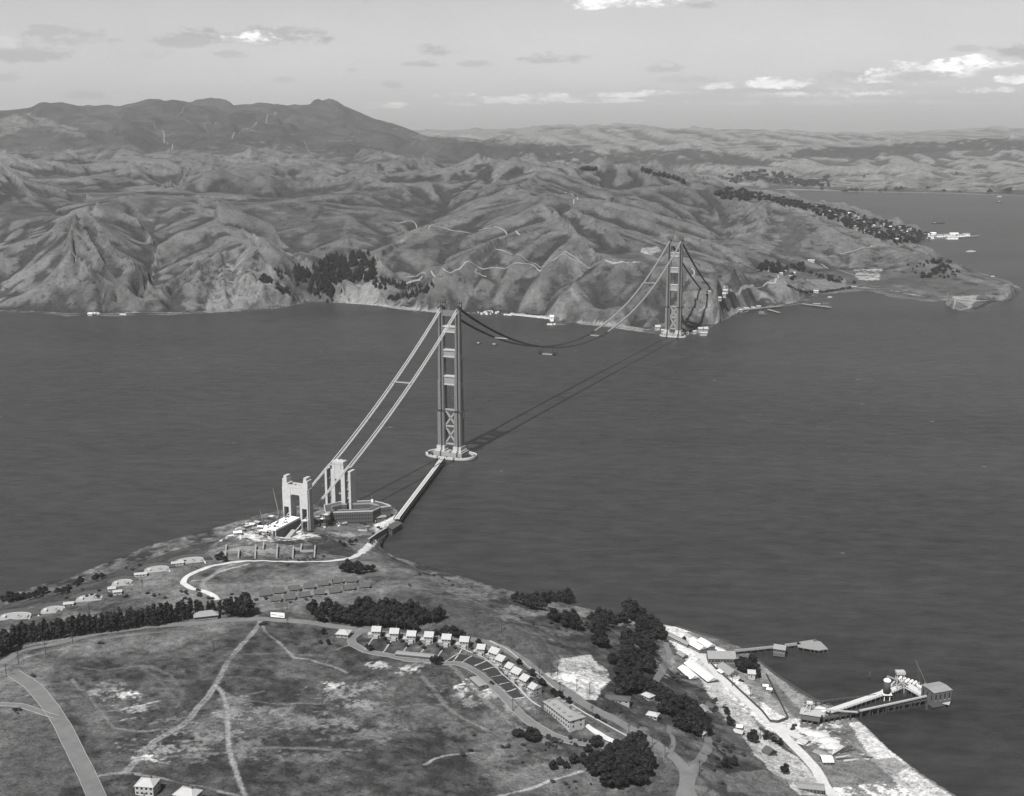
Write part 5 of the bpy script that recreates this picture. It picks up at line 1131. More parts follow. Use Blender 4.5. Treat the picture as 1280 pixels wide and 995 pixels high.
# retaining wall below the main road, sea wall by the fort
def wall(name, lab, pts, th, h, m_, field=near, dz=0, rail=None):
    P = [field(*p) for p in pts]; r = empty(name, P[0], 0, lab, 'wall'); o0 = P[0]
    mb = MB(); mb.sweep([(p[0]-o0[0], p[1]-o0[1], p[2]-o0[2]-2) for p in P], th, h+2, dz); mb.build('wall_body', m_, r)
    mb = MB(); mb.sweep([(p[0]-o0[0], p[1]-o0[1], p[2]-o0[2]-2) for p in P], th+.5, .4, dz+h+2.003); name in ('retaining_wall', 'sea_wall') and mb.build('coping', M['path'], r)
wall('retaining_wall', 'long dark retaining wall with pale coping between the two roads right of the barracks', [(714,884),(730,894),(750,905),(768,915),(790,927)], .8, 2.2, M['walld'])
wall('sea_wall', 'dark sea wall carrying the white wharf road by the fort', [(461,679),(472,671),(484,664),(486,658)], 2, 5, M['walld'])
wall('yard_fence', 'long dark fence along the inner edge of the bright yard road', [(886,827),(895,837),(910,850),(925,864),(940,878),(952,889),(963,903)], .5, 2.2, M['deckd'])
wall('yard_fence', 'dark straight fence running from the shore trees to the gravel plant', [(958,844),(965,858),(974,876),(985,898)], .5, 2.4, M['deckd'])
wall('yard_fence', 'short dark fence closing the lower end of the waste ground', [(963,903),(972,904),(985,899)], .5, 2.6, M['deckd'])
wall('seawall', 'low dark seawall edging the yard by the water', [(845,783.5),(862,789),(880,794),(898,799),(912,804)], 1.2, 1.6, M['deckd'])
wall('seawall', 'low dark seawall edging the curved shore between the two piers', [(948,826),(970,844),(1000,864),(1020,876),(1038,882)], 1.2, 1.4, M['deckd'])
# --- poles
def pole_proto():
    r = empty('telegraph_pole', (0, 0, -500), 0, 'x', 'pole'); m = MB(); m.tube([(0, 0, -1), (0, 0, 10.5)], [.24, .16], 6); a = m.build('post', M['pole'], r)
    m = MB(); m.b2(-1.4, 1.4, -.12, .12, 9.3, 9.55); m.b2(-1.1, 1.1, -.12, .12, 8.3, 8.55); b = m.build('crossarm', M['pole'], r); return Proto(r, [(a, []), (b, [])])
pp = pole_proto()
POLES = [(57,818),(91,805),(23,829),(8,846),(178,737),(112,766),(267,815),(360,786),(359,762),(595,783),(639,812),(674,847),(740,898),(689,844),(697,844),(721,864),(737,868),(641,889),(756,889),(786,921),(797,911),(831,947),(836,937),(773,894),(950,924),(874,967),(541,783),(472,780),(425,772),(627,790),(700,868),(815,934),(915,858),(938,872),(896,838)]
POLES.sort()
for i, (x, y) in enumerate(POLES):
    p = near(x, y); pp.put(p, .4, (1.3, 1.3, 1.05), 'wooden telegraph pole, %s counting from the left edge of the land' % nth(i), 'telegraph poles along the roads')
# --- cars: 1930s saloon
def car_proto():
    r = empty('parked_car', (0, 0, -500), 0, 'x', 'car'); m = MB(); m.b2(-2.1, 1.9, -.8, .8, .35, 1.05); m.b2(.5, 2.0, -.55, .55, 1.052, 1.25); m.b2(-2.3, 2.2, -.85, .85, .3, .345); a = m.build('body', M['carp'], r)
    m = MB(); m.add([(-1.9, -.72, 1.052), (.5, -.72, 1.052), (.5, .72, 1.052), (-1.9, .72, 1.052), (-1.6, -.62, 1.75), (.2, -.62, 1.75), (.2, .62, 1.75), (-1.6, .62, 1.75)], [(3,2,1,0),(4,5,6,7),(0,1,5,4),(1,2,6,5),(2,3,7,6),(3,0,4,7)]); b = m.build('cabin', M['carp'], r); P = [(a, []), (b, [])]
    for x in (-1.4, 1.35):
        for y in (-.82, .82): m = MB(); m.tube([(x, y-.1, .36), (x, y+.1, .36)], .38, 10); P.append((m.build('wheel', M['tyre'], r), []))
    return Proto(r, P)
cp = car_proto()
CARS = [(615,855,-50,'dark car driving on the loop road in front of the house row'),(248,738.5,-15,'dark car on the coast road near its western bend'),(42,846,-40,'dark car at the top of the wide road at lower left'),(330,780,10,'car at the road fork below the billboard'),(327,781.5,25,'second car just below the one at the road fork'),
 (126,805,15,'lone car on the main road below the pine row'),(746,899,-30,'car parked by the upper end of the retaining wall'),(755,903,-30,'larger dark car parked half way down the retaining wall'),(787,921,-32,'car near the lower end of the retaining wall'),(833,802.5,0,'car at the gate of the bright yard'),
 (926.5,852,-30,'dark car on the waste ground beside the gabled house'),(473,660,40,'upper dark car on the white wharf road'),(467,668,45,'lower dark car on the white wharf road'),(452,655,-10,'left car of those parked before the fort'),(457,656,-10,'middle car of those parked before the fort'),(463,657,-14,'right car of those parked before the fort'),
 (993,908,30,'upper truck loading at the gravel bunker'),(991,912,35,'lower truck loading at the gravel bunker'),(958,916,40,'left car of the pair by the bend of the yard road'),(964,919,40,'right car of the pair by the bend of the yard road'),(833,890,-20,'car half hidden under the hillside trees')]
for x, y, a, lab in CARS: p = near(x, y); cp.put((p[0], p[1], p[2]+.25), math.radians(a), (1.15, 1.15, 1.15), lab)
# ------------------------------------------------------------------ sickle pier and gravel wharf
def deckline(name, label, cat, A, B, w, z, m_, bents=7, mb_=M['deckd'], th=.8, rail=True, z2=None):
    a = at_z(*A, z); b = at_z(*B, z2 or z); d = b-a; L = float(np.hypot(d[0], d[1])); r = empty(name, (a[0], a[1], 0), math.atan2(d[1], d[0]), label, cat)
    zb = z2 or z; m = MB(); m.add([(0, -w/2, z-th), (L, -w/2, zb-th), (L, w/2, zb-th), (0, w/2, z-th), (0, -w/2, z), (L, -w/2, zb), (L, w/2, zb), (0, w/2, z)], [(3,2,1,0),(4,5,6,7),(0,1,5,4),(1,2,6,5),(2,3,7,6),(3,0,4,7)]); m.build('deck', m_, r)
    k = 0
    for x in np.arange(1.5, L, bents):
        zz = z+(zb-z)*x/L; m = MB(); [m.b2(x-.3, x+.3, y-.3, y+.3, -8, zz-th-.01) for y in (-w/2+.2, 0, w/2-.2)]; m.b2(x-.3, x+.3, -w/2-.5, w/2+.5, zz-th-.7, zz-th-.02); m.build('pile_bent', mb_, r)
    if rail:
        m = MB(); [m.beam((0, s*w/2, z+1), (L, s*w/2, zb+1), .15) for s in (-1, 1)]; [m.b2(x-.1, x+.1, s*w/2-.1, s*w/2+.1, z+(zb-z)*x/L, z+(zb-z)*x/L+1) for s in (-1, 1) for x in np.arange(0, L, 4)]; m.build('railing', mb_, r)
    return r, L
deckline('sickle_pier', 'narrow timber pier walkway running out from the boat hall to the pier house', 'pier', (919,813), (968,808), 4.5, 4, M['roofm'])
deckline('sickle_pier', 'short outer walkway from the pier house to the fan platform', 'pier', (982,806), (1000,804), 5, 4, M['roofm'])
shed('pier_house', 'grey-roofed house standing on piles half way along the narrow pier', (968,805), (982.5,807), 10, 4.5, 2.6, 'walld', 'roofm', 'house', 4, 4)
pf = [(996,803),(1003,801.5),(1016,799.5),(1026,802),(1035,811),(1024,812.5),(1013,811),(1004,809.5),(997,808)]; pf = [at_z(x, y, 4)[:2] for x, y in pf]; c = np.mean(pf, axis=0)
r = empty('fan_platform', (c[0], c[1], 0), 0, 'fan-shaped planked platform on piles at the sea end of the narrow pier', 'platform'); m = MB(); m.prism([tuple(p-c) for p in pf], 3.2, 4.0); m.build('deck', M['roofm'], r)
for i in range(len(pf)):
    a = pf[i]-c; b = pf[(i+1) % len(pf)]-c; n_ = max(1, int(np.linalg.norm(b-a)/4))
    for k in range(n_): p = a+(b-a)*k/n_; p = p*.97; m = MB(); m.b2(p[0]-.35, p[0]+.35, p[1]-.35, p[1]+.35, -8, 3.18); m.build('pile', M['deckd'], r)
p = at_z(1018.5, 801, 4); r = empty('flagpole', p, 0, 'thin bare flagpole on the fan platform', 'flagpole'); m = MB(); m.tube([(0, 0, 0), (0, 0, 12)], [.2, .1], 5); m.build('pole', M['pole'], r); m = MB(); m.box((0, 0, .7), (3, 2.2, 1.4)); m.build('locker', M['walld'], r)
deckline('conveyor_trestle', 'nearer conveyor trestle from the gravel bunker to the big wharf shed', 'trestle', (1012,900), (1164,872), 5, 5, M['deckd'], 5.5)
r, L = deckline('conveyor', 'long pale covered conveyor above the nearer trestle', 'conveyor', (1075,887.5), (1164,868), 1.6, 8.5, M['roofl'], 9, M['steeld'], 1.2, False)
deckline('conveyor', 'sloping pale conveyor rising to the bunker tower', 'conveyor', (1010,885), (1072,889.5), 1.4, 13, M['roofl'], 9, M['steeld'], .8, False, 8)
deckline('gravel_pier', 'farther pale-decked timber pier from the beach to the hopper tower', 'pier', (1035,889), (1106,865), 7, 5, M['deckw'], 6)
deckline('gravel_pier', 'outer pale-decked reach of the farther pier ending at the hopper', 'pier', (1106,865), (1131,854), 9, 5, M['deckw'], 6)
deckline('gravel_wharf', 'pale-decked wharf slanting from the hopper to the big shed', 'wharf', (1131,855), (1164,873), 10, 5, M['deckw'], 6)
deckline('pile_line', 'thin dark row of piles beside the root of the farther pier', 'piles', (1005,878), (1095,868), 1, 5, M['deckd'], 5, rail=False)
deckline('landing', 'small low pale landing stage on piles beside the big shed', 'landing', (1168,873), (1188,877), 12, 4, M['roofl'], 4, rail=False)
shed('wharf_bunker_shed', 'big box-like shed with ribbed grey roof on piles at the end of the gravel wharf', (1160,860), (1182,856), 17, 11, 1.0, 'walld', 'roofm', 'shed', 4, 4)
def onb(px, py, z): return at_z(px, py, z)
p = onb(1108, 868, 5); r = empty('silo', p, 0, 'dark round silo with white cap standing on the farther pier', 'silo'); m = MB(); m.tube([(0, 0, 1.5), (0, 0, 13)], 3.2, 12); m.build('tank', M['steeld'], r, True); m = MB(); m.tube([(0, 0, 13.02), (0, 0, 14), (0, 0, 15.4)], [3.4, 3.2, 1.2], 12); m.build('cap', M['white'], r)
m = MB(); [m.b2(x-.3, x+.3, y-.3, y+.3, -10, 1.48) for x in (-2.4, 2.4) for y in (-2.4, 2.4)]; m.box((0, 0, 1), (8, 8, .6)); m.build('stand', M['white'], r)
p = onb(1124, 860, 5); r = empty('hopper_tower', p, 0, 'angled timber hopper tower with light top at the corner of the gravel wharf', 'hopper'); m = MB()
for x, y in ((-4, -3), (4, -3), (4, 3), (-4, 3)): m.beam((x, y, -8), (x*.7, y*.7, 14), .5)
m.beam((-9, 0, 1), (2, 0, 15), .9); m.beam((-4, -3, 2), (4, -3, 12), .4); m.beam((4, -3, 2), (-4, -3, 12), .4); m.beam((9, 0, 0), (-3, 0, 10), .7); m.build('frame', M['deckw'], r)
m = MB(); m.box((0, 0, 15.2), (8, 6, 2.4)); m.build('hopper_box', M['roofl'], r); m = MB(); m.beam((-12, -1, 12), (-1, -1, 8), 1.2); m.build('chute', M['steell'], r)
p = onb(1133, 858, 5); r = empty('loaded_barge', (p[0]+8, p[1]+14, 0), -.75, 'low barge with rows of white tanks moored behind the slanting wharf', 'barge'); m = MB(); m.b2(-14, 14, -4, 4, -1, 2); m.build('hull', M['walld'], r)
for k in range(6): m = MB(); m.tube([(-10+k*3.6, -3, 3.2), (-10+k*3.6, 3, 3.2)], 1.3, 8); m.build('tank', M['white'], r)
p = onb(1157, 866, 5); r = empty('crane_rig', p, -.5, 'derrick crane with long dark boom and white cab on the gravel wharf', 'crane'); m = MB(); m.box((-3, 3, 1.8), (8, 4.5, 3.6)); m.build('cab', M['roofl'], r); m = MB(); m.box((-3, 3, 3.8), (8.6, 5, .36)); m.build('cab_roof', M['white'], r)
m = MB(); [m.beam((x, y, 1), (-12, 9, 25), .4) for x, y in ((-5, 4), (-4, 5), (-4.2, 3.6))]; m.build('boom', M['steeld'], r); m = MB(); m.tube([(-12, 9, 25), (4, 0, 1)], .09, 4); m.beam((7, -4, 0), (-2, 3, 8), .5); m.build('stay', M['steell'], r)
p = near(1013, 903); r = empty('gravel_bunker', p, -.35, 'tall dark gravel bunker with white flat roof at the head of the trestle', 'bunker'); m = MB(); m.b2(-8, 8, -5, 5, 4, 9); m.build('bin', M['walld'], r); m = MB(); m.b2(-8.8, 8.8, -5.8, 5.8, 9.003, 9.7); m.build('roof', M['roofl'], r)
m = MB(); [m.b2(x-.5, x+.5, y-.5, y+.5, -2, 3.99) for x in (-7, -2, 2, 7) for y in (-4, 4)]; m.build('leg', M['deckd'], r)
m = MB(); [m.beam((x, y, 9.7), (x*.4, y*.4+1, 17), .35) for x, y in ((-6, -3), (-1, -3), (-6, 3), (-1, 3))]; m.beam((-6, -3, 10), (-1, -3, 15), .3); m.beam((-1, 3, 10), (-6, 3, 15), .3); m.box((-1.5, 1, 17.4), (5, 4, 1.2)); m.build('elevator_frame', M['deckw'], r)
p = near(1025, 899); r = empty('water_tank', p, 0, 'round white water tank behind the gravel bunker', 'tank'); m = MB(); m.tube([(0, 0, -1), (0, 0, 9)], 4.6, 16); m.build('shell', M['wallL'], r, True); m = MB(); m.tube([(0, 0, 9.02), (0, 0, 9.5), (0, 0, 10)], [4.9, 4.7, .3], 16); m.build('lid', M['white'], r)
rg = random.Random(31)
for i, (x, y, w_) in enumerate([(1022,918,9),(1034,926,10),(1012,916,8),(1040,932,8),(1002,928,6)]):
    p = near(x, y); r = tag(MB().build('spoil_heap', M['dirtb']), '%s of the white gravel heaps from the left beside the bunker' % nth(sorted([1022,1034,1012,1040,1002]).index(x)), 'gravel heap', 'gravel heaps'); bpy.data.objects.remove(r)
    m = MB(); V = [(0, 0, w_*.28)]; Fc = []; n_ = 14
    for ring_ in (1, 2, 3):
        for k in range(n_): a = math.tau*k/n_; q = w_*ring_/3*(.8+.4*rg.random()); V.append((q*math.cos(a), q*math.sin(a)*.8, [0, w_*.2, w_*.08, -.5][ring_]+rg.random()*.3))
    for k in range(n_):
        j = (k+1) % n_; Fc.append((0, 1+k, 1+j)); [Fc.append((1+q*n_+k, 1+(q+1)*n_+k, 1+(q+1)*n_+j, 1+q*n_+j)) for q in (0, 1)]
    m.add(V, Fc); o = m.build('gravel_heap', M['dirtb'], None, True); o.location = tuple(p); tag(o, '%s white gravel heap from the left beside the bunker' % nth(sorted([1022,1034,1012,1040,1002]).index(x)), 'gravel heap', 'gravel heaps by the bunker')
for i, (a, b) in enumerate([((1040,944),(1054,935)),((1041,945),(1064,934)),((1044,948),(1080,944)),((1045,950),(1090,948)),((1054,952),(1086,950)),((1050,942),(1068,938))]):
    p = near(*a); q = near(*b); m = MB(); v = q-p
    for k in range(4): m.beam((k*.5, k*.4, .4+.1*k), (v[0]+k*.6*(-1)**k, v[1]+k*.5, v[2]+.4+.1*k), .45)
    o = m.build('timber_stack', M['deckd'] if i % 2 else M['deckw']); o.location = tuple(p); tag(o, '%s bundle of long timbers fanned out on the sand, counting from the top' % nth(i), 'timber stack', 'timber stacks on the sand')
for i, (x, y) in enumerate([(1087,846),(1131,870),(1158,887)]):
    p = at_z(x, y, 0); r = empty('mooring_dolphin', p, 0, ['dark mooring piles off the far side of the gravel wharf', 'dark mooring piles inside the gravel wharf basin', 'dark mooring piles off the near side of the conveyor trestle'][i], 'mooring piles', 'mooring dolphins')
    for k in range(4): m = MB(); a = math.tau*k/4; m.tube([(1.3*math.cos(a), 1.3*math.sin(a), -6), (.4*math.cos(a), .4*math.sin(a), 5)], .4, 5); m.build('pile', M['deckd'], r)
p = at_z(782.5, 754, 0); r = empty('buoy', p, 0, 'small dark channel buoy off the tree-covered bluff', 'buoy'); m = MB(); m.tube([(0, 0, -.5), (0, 0, 1.2), (0, 0, 1.5)], [1.4, 1.4, .4], 10); m.build('float', M['steeld'], r); m = MB(); m.tube([(0, 0, 1.5), (0, 0, 4.2)], [.5, .3], 6); m.build('topmark', M['steeld'], r)
# ------------------------------------------------------------------ near trees
rg = random.Random(77)
PB = [tree_proto('broad_tree', 'tree', 'broad', 100+i) for i in range(4)]; PP = [tree_proto('pine_tree', 'tree', 'pine', 120+i) for i in range(4)]
PU = [tree_proto('round_bush', 'bush', 'bush', 160+i, 4.0) for i in range(3)]
def plant(pts, protos, label, group, hs, hw=1.0, jit=0.15, Hp=12.0):
    pts = sorted(pts)
    for i, q in enumerate(pts):
        h = hs*(q[2] if len(q) > 2 else 1)*(1+rg.uniform(-jit, jit))/Hp; p = near(q[0], q[1])
        w = h*hw*(1+rg.uniform(-.12, .12)); rg.choice(protos).put(p, rg.uniform(0, 6.28), (w, w, h), label % nth(i), group)
rowp = []
for row, (dx, dy) in enumerate(((0, 0), (3.4, -3.2))):
    for k in range(40):
        x = 17 + k*7.25 + dx
        if row == 0 and 236 < x < 279: continue
        y = np.interp(x, [15, 77, 129, 180, 232, 271, 303], [807, 798.5, 791, 784.5, 776, 772, 770]) + dy; rowp.append((x+rg.uniform(-1.5, 1.5), y+rg.uniform(-.6, .6)))
plant(rowp, PP, 'dark slender pine, %s from left in the long double row', 'pines of the long double row', 17, 1.0)
plant([(306,768,1.2),(310,771,1.1),(304,771,.9),(299,772,.8)], PB, '%s broad tree from left in the clump at the right end of the pine row', 'clump at the end of the pine row', 19, .9)
plant([(2,818),(8,816),(14,812),(-4,822),(6,808),(-8,816)], PB, '%s tree from left in the clump at the left edge below the pine row', 'clump at the left edge', 17, .9)
g = [(x, y) for x, y in [(345,380),(320,345),(420,378),(450,380),(475,385),(525,398),(550,385),(560,395),(590,395),(600,380),(640,405),(660,390),(680,405),(720,410),(760,418),(800,425),(820,400),(540,330),(570,320),(590,330),(640,330),(670,335),(700,345),(730,350),(760,350),(790,345),(820,350),(850,385),(870,380),(910,378),(930,370),(365,345),(500,370),(620,360),(700,375),(770,385),(520,360),(430,350),(385,330)]]
plant([(310+.2578*x, 680+.2578*y) for x, y in g], PB, '%s tree from left in the big dark grove behind the straight house row', 'big dark grove behind the houses', 14.5, 1.0)
plant([(545,794,.8),(553,795),(561,796,.9),(570,797),(577,797,.8),(558,792,.8),(567,793)], PB, '%s low tree from left in the small right-hand grove', 'small grove right of the big one', 9, 1.35)
plant([(430,715),(437,716),(444,717),(450,716),(459,715,.8),(466,714,.7),(440,713),(434,712),(447,713)], PB, '%s tree from left in the clump below the coast road bend', 'clump below the coast road bend', 11, 1.2)
g = [(120,245),(150,255),(180,265),(205,280),(240,275),(260,285),(280,235),(310,240),(330,240),(360,240),(395,245),(420,250),(410,220),(230,235),(270,255)]
plant([(620+.21875*x, 700+.21875*y) for x, y in g], PB, '%s tree from left in the upper bluff grove nearest the strait', 'upper bluff grove', 12.5, 1.05)
g = [(335,355),(320,340),(395,360),(420,375),(440,350),(460,405),(400,385)]
plant([(620+.21875*x, 700+.21875*y) for x, y in g], PB, '%s tree from left in the little clump under the upper bluff grove', 'clump under the upper bluff grove', 13, .95)
g = [(550,360),(580,380),(610,395),(640,380),(670,370),(620,340),(590,330),(700,360),(730,365),(560,415),(590,440),(575,490),(600,495),(650,350),(620,500)]
plant([(620+.21875*x, 700+.21875*y) for x, y in g], PB, '%s tree from left in the middle bluff grove', 'middle bluff grove', 13, 1.1)
g = [(770,345),(800,350),(830,360),(790,320),(820,395),(850,400),(870,380),(890,400),(920,420),(940,430),(760,300),(840,420)]
plant([(620+.21875*x, 700+.21875*y) for x, y in g], PB, '%s tree from left in the tall grove beside the yard entrance', 'grove beside the yard entrance', 16, 1.0)
g = []
for k in range(46):
    y = rg.uniform(440, 780); x = rg.uniform(np.interp(y, [440, 560, 640, 780], [680, 640, 700, 700]), np.interp(y, [440, 560, 640, 780], [950, 930, 890, 900])); g.append((620+.21875*x, 700+.21875*y))
plant(g, PB, '%s tree from left in the largest bluff wood', 'largest wood on the bluff', 11.5, 1.35)
g = [(810,868),(816,872),(822,875),(828,878),(833,874),(826,869),(818,866),(812,862),(835,884),(842,880),(848,886),(855,884),(862,890),(868,894),(873,900),(878,905),(880,912),(872,911),(862,906),(852,904),(846,899),(838,896),(830,893),(856,914),(866,918),(876,920),(882,918),(848,910),(860,898),(884,908)]
plant(g, PB, '%s tree from left in the bungalow wood', 'wood round the hillside bungalows', 12, 1.2)
g = []
for k in range(42):
    a = rg.uniform(0, 6.28); q = math.sqrt(rg.random()); x = 777 + 36*q*math.cos(a); y = 962 + 21*q*math.sin(a); g.append((x, y, 1.0 + .25*rg.random()))
g += [(793,938,1.3),(799,935,1.3),(787,942,1.2),(805,945,1.2),(760,985),(772,985),(800,981),(812,960,1.1)]
plant(g, PB, '%s tree from left in the great dark clump at the bottom of the plateau', 'great clump at the bottom', 11.5, 1.15)
plant([(649,922,.8),(645,921,.7),(664,926,1.0),(669,926,.9),(661,924,1.1),(747,933,1.0),(742,934,.9),(735,941,.8),(692,963,.8),(708,961,.7),(718,955,.8),(729,955,.9),(700,956,.7),(672,950,.0001)][:-1], PB, '%s single tree from left in front of the long barracks', 'single trees before the barracks', 10.5, 1.1)
plant([(463,814,1.),(459,812,.8),(540,829,1.),(547,831,1.1),(550,827,.9),(405,793.5,1.),(410,806,.8),(401,805,.5)], PB, '%s small tree from left along the loop road', 'small trees along the loop road', 7.5, 1.1)
plant([(649,831),(665,845),(677,857),(692,869),(699,873),(746,900,.7),(711,879,.8),(624,819,.8),(598,805,.8)], PB, '%s clipped round street tree from left along the main road', 'round street trees along the main road', 7, 1.2)
plant([(485,805),(508,808),(530,811),(552,813),(480,800),(503,803),(525,806),(547,809),(569,811),(590,812),(594,818),(612,826),(635,842),(655,860)], PU, '%s garden bush from left between the houses', 'garden bushes between the houses', 3.6, 1.0, Hp=4.0)
plant([(926,838,1.1),(931,841,1.1),(938,837,1.2),(944,838,1.),(948,847,.6),(947,841,.6),(929,834,1.)], PB, '%s tree from left in the shore clump behind the grey house', 'shore clump', 12, 1.1)
plant([(940,927,1.1),(908,893,.8),(911,902,.7),(914,908,.7),(855,801,.5),(958,925,.6),(967,928,.6),(981,967,.8),(975,931,.7),(907,960,.8),(918,957,.8)], PB, '%s scattered tree from left around the lower yard', 'scattered trees round the lower yard', 10, 1.1)
plant([(3,752),(10,753),(16,750),(22,750),(30,749),(37,750),(50,744),(56,742),(72,743),(80,742),(86,741),(96,733),(101,730),(45,748),(121,727),(127,724),(12,748)], PB, '%s shore tree from left below the western batteries', 'shore trees below the batteries', 9, 1.2)
plant([(272,700,.9),(277,697,1),(281,702,.8),(430,683,.8),(438,681,.9),(445,678,.8),(425,680,.6)], PB, '%s low tree from left around the old gun bays', 'low trees round the gun bays', 7.5, 1.3)
for (cx, cy, rx, ry, n_, wh) in [(372,700,36,6,14,'between the old gun bays and the coast road'),(230,745,60,10,10,'inside the western bend of the coast road'),(700,930,50,8,22,'in the scrub belt below the long barracks'),(760,780,40,20,22,'between the bluff groves'),(700,775,40,14,16,'along the upper bluff edge'),(900,945,26,22,22,'on the steep slope right of the road junction'),
        (850,850,14,20,10,'on the bank beside the winding bluff road'),(130,745,90,8,14,'among the coast batteries'),(880,885,20,14,14,'on the slope above the lower yard'),(560,725,60,12,14,'on the bluff top right of the coast road'),(460,760,70,8,6,'around the big dark grove'),(70,745,60,6,14,'on the western cliff edge'),(180,710,50,6,10,'below the western batteries'),(320,750,70,4,10,'beside the rows of huts'),
        (600,930,90,30,10,'on the open ground below the loop road'),(740,980,70,10,10,'at the bottom edge near the great tree clump'),(20,888,14,4,5,'by the side road at the left edge')]:
    bush = []
    for k in range(n_):
        b = (cx+rg.gauss(0, rx*.5), cy+rg.gauss(0, ry*.5), rg.uniform(.5, 1.4))
        if b[1] < 1000 and float(near(b[0], b[1])[2]) > 1.5: bush.append(b)
    plant(bush, PU, '%s low bush from left ' + wh, 'low bushes ' + wh, 2.6, 1.3, Hp=4.0)
# ------------------------------------------------------------------ far shore
LH = (2760, 16000)
T = lambda pts, w, m_=M['dirt'], lohi=LH: strip('hill_track', pts, w*.7, M['hroad'], FH, 1.0, lohi=lohi)
T([(478,274),(500,279),(520,281),(538,284)], 5); T([(538,284),(560,287),(600,288),(632,290),(650,294)], 7, M['dirtb']); T([(536,287),(540,280)], 5, M['dirtb'])
T([(507,347),(530,341),(554,337),(600,335),(630,336),(660,330),(690,326),(720,323),(757,324)], 4.5); T([(757,326),(775,328),(800,328)], 9, M['dirtb']); T([(620,311),(632,315),(640,318)], 6, M['dirtb'])
T([(645,318),(700,320),(750,322)], 3); T([(596,336),(594,342),(600,343),(608,346)], 5); T([(500,357),(515,352),(528,346)], 8, M['dirtb'])
T([(905,361),(928,360),(955,357),(969,353),(973,347),(970,342)], 6); T([(893,405),(905,398),(915,391),(930,386),(950,383)], 7, M['dirtb']); T([(864,336),(868,341),(866,346)], 5, M['dirtb'])
T([(1026,330),(1045,337),(1070,345),(1085,352)], 6); T([(1050,358),(1075,357),(1100,364)], 5); T([(960,340),(985,345),(1010,352)], 5, M['dirt'])
T([(717,255),(722,248),(715,243),(706,241)], 6); T([(1050,318),(1070,313),(1090,307)], 6)
TT = lambda pts, w=14: strip('hill_track', pts, w*.5, M['dirt'], FH, 3.0, lohi=(8500, 33000), step=40)
TT([(192,153),(205,168),(205,174),(216,181),(204,193)], 16); TT([(100,155),(130,154),(192,153)], 14); TT([(210,149),(233,151),(271,157)], 14); TT([(236,130),(228,139),(212,149)], 12); TT([(290,174),(292,169),(303,162),(320,155),(345,140)], 20); TT([(345,140),(310,142),(270,146),(240,148)], 12)
TT([(312,163),(340,165),(368,168)], 14); TT([(402,175),(430,177),(462,182)], 16); TT([(120,137),(160,134),(195,134)], 10); TT([(380,176),(384,186),(390,194)], 12); TT([(420,178),(450,180)], 16)
# --- north approach pylons, lighthouse station, wharves
r = empty('anchor_pylon', onax(tN1, 0, 55), BR, 'white concrete pylon fins on the cape where the cables end', 'pylon')
for s in (-15, -5, 5, 15):
    m = MB(); m.b2(s-2.4, s+2.4, -8, 8, -40, 14 if abs(s) > 10 else 8); m.build('fin', M['conc'], r)
m = MB(); m.b2(-17, 17, -6, 6, -40, 2); m.build('dark_recess', M['walld'], r); m = MB(); m.b2(-20, 20, 8.02, 24, -45, 10); m.build('anchor_block', M['conc2'], r)
def mbox(name, cat, label, px, py, L_, w_, h_, wall='wallL', roof='roofw', ang=0.0, group=None, z=None):
    p = mar(px, py) if z is None else at_z(px, py, z)
    pr = house(name, label, cat, L_, None, w_, h_, h_*.45, wall, roof, group, 0, 1, 2, proto=True, eave=.8, door=False); return pr.put(p, ang, (1, 1, 1))
for i, a in enumerate([(906,366,14,10,7),(904,371,12,8,8),(899,375,9,8,6),(885,366,12,8,4)]): mbox('cape_building', 'building', '%s white building from the right on the cape behind the cable ends' % nth(i), *a, roof='roofl', ang=.4)
for i, a in enumerate([(876,414,14,10,7),(882,415,10,8,9),(879,418,16,8,4),(868,416,8,6,4)]): mbox('lighthouse_building', 'building', ['main white building of the lighthouse station under the cliff', 'tall white end house of the lighthouse station', 'low white platform house of the lighthouse station', 'leftmost small white hut of the lighthouse station'][i], *a, ang=.2, wall='wallL', roof='roofl', z=3)
for i, a in enumerate([(822,412,12,10,8),(829,415,10,8,5),(858,417,10,8,3)]): mbox('pier_hut', 'hut', '%s pale hut from the left on the rocks beside the farther tower' % nth(i), *a, roof='roofl', z=2)
mbox('cove_light', 'building', 'small white fog signal house on a rock in front of the cliffs', 690, 400, 9, 8, 9, 'white', z=3)
mbox('shore_house', 'building', 'pair of low pale houses at the cliff foot at far left', 113, 393, 12, 8, 3, z=3)
rg = random.Random(9)
for i, (x, y, n_, lab) in enumerate([(116,392.5,6,'white guano-covered rocks at the cliff foot at far left'),(154,393.5,3,'small white rock at the mouth of the left gully'),(611,391,8,'large white rocks under the cliff right of the nearer tower top'),(606,393,4,'low surf-washed rock left of the white cliff rocks'),(636,394,3,'flat white rock right of the white cliff rocks'),(690,406,3,'white surf-washed reef under the fog signal'),(573,386,2,'tiny pale rock by the cove point')]):
    p = at_z(x, y, 0); m = MB()
    for k in range(n_*3): m.box((rg.gauss(0, n_*1.7), rg.gauss(0, n_*.8), .6+rg.random()*n_*.5), (rg.uniform(3, 8), rg.uniform(3, 8), rg.uniform(2, 3+n_*.7)), rg.random()*3, .5)
    o = m.build('shore_rock', M['foam']); o.location = tuple(p); tag(o, lab, 'rocks')
def lowpier(name, lab, A, B, w, z=4): deckline(name, lab, 'pier', A, B, w, z, M['roofm'], 14, rail=False)
lowpier('shore_pier', 'long low wharf with a dark shed on its end in the far bay', (1003,379.5), (1039,384), 12); mbox('wharf_shed', 'shed', 'dark shed at the end of the long low wharf in the far bay', 1032, 382, 16, 10, 6, 'walld', 'roofd', -.2, z=4); mbox('wharf_shed', 'shed', 'lower grey shed near the middle of the long wharf in the far bay', 1021, 381, 20, 8, 3, 'walld', 'roofm', -.2, z=4)
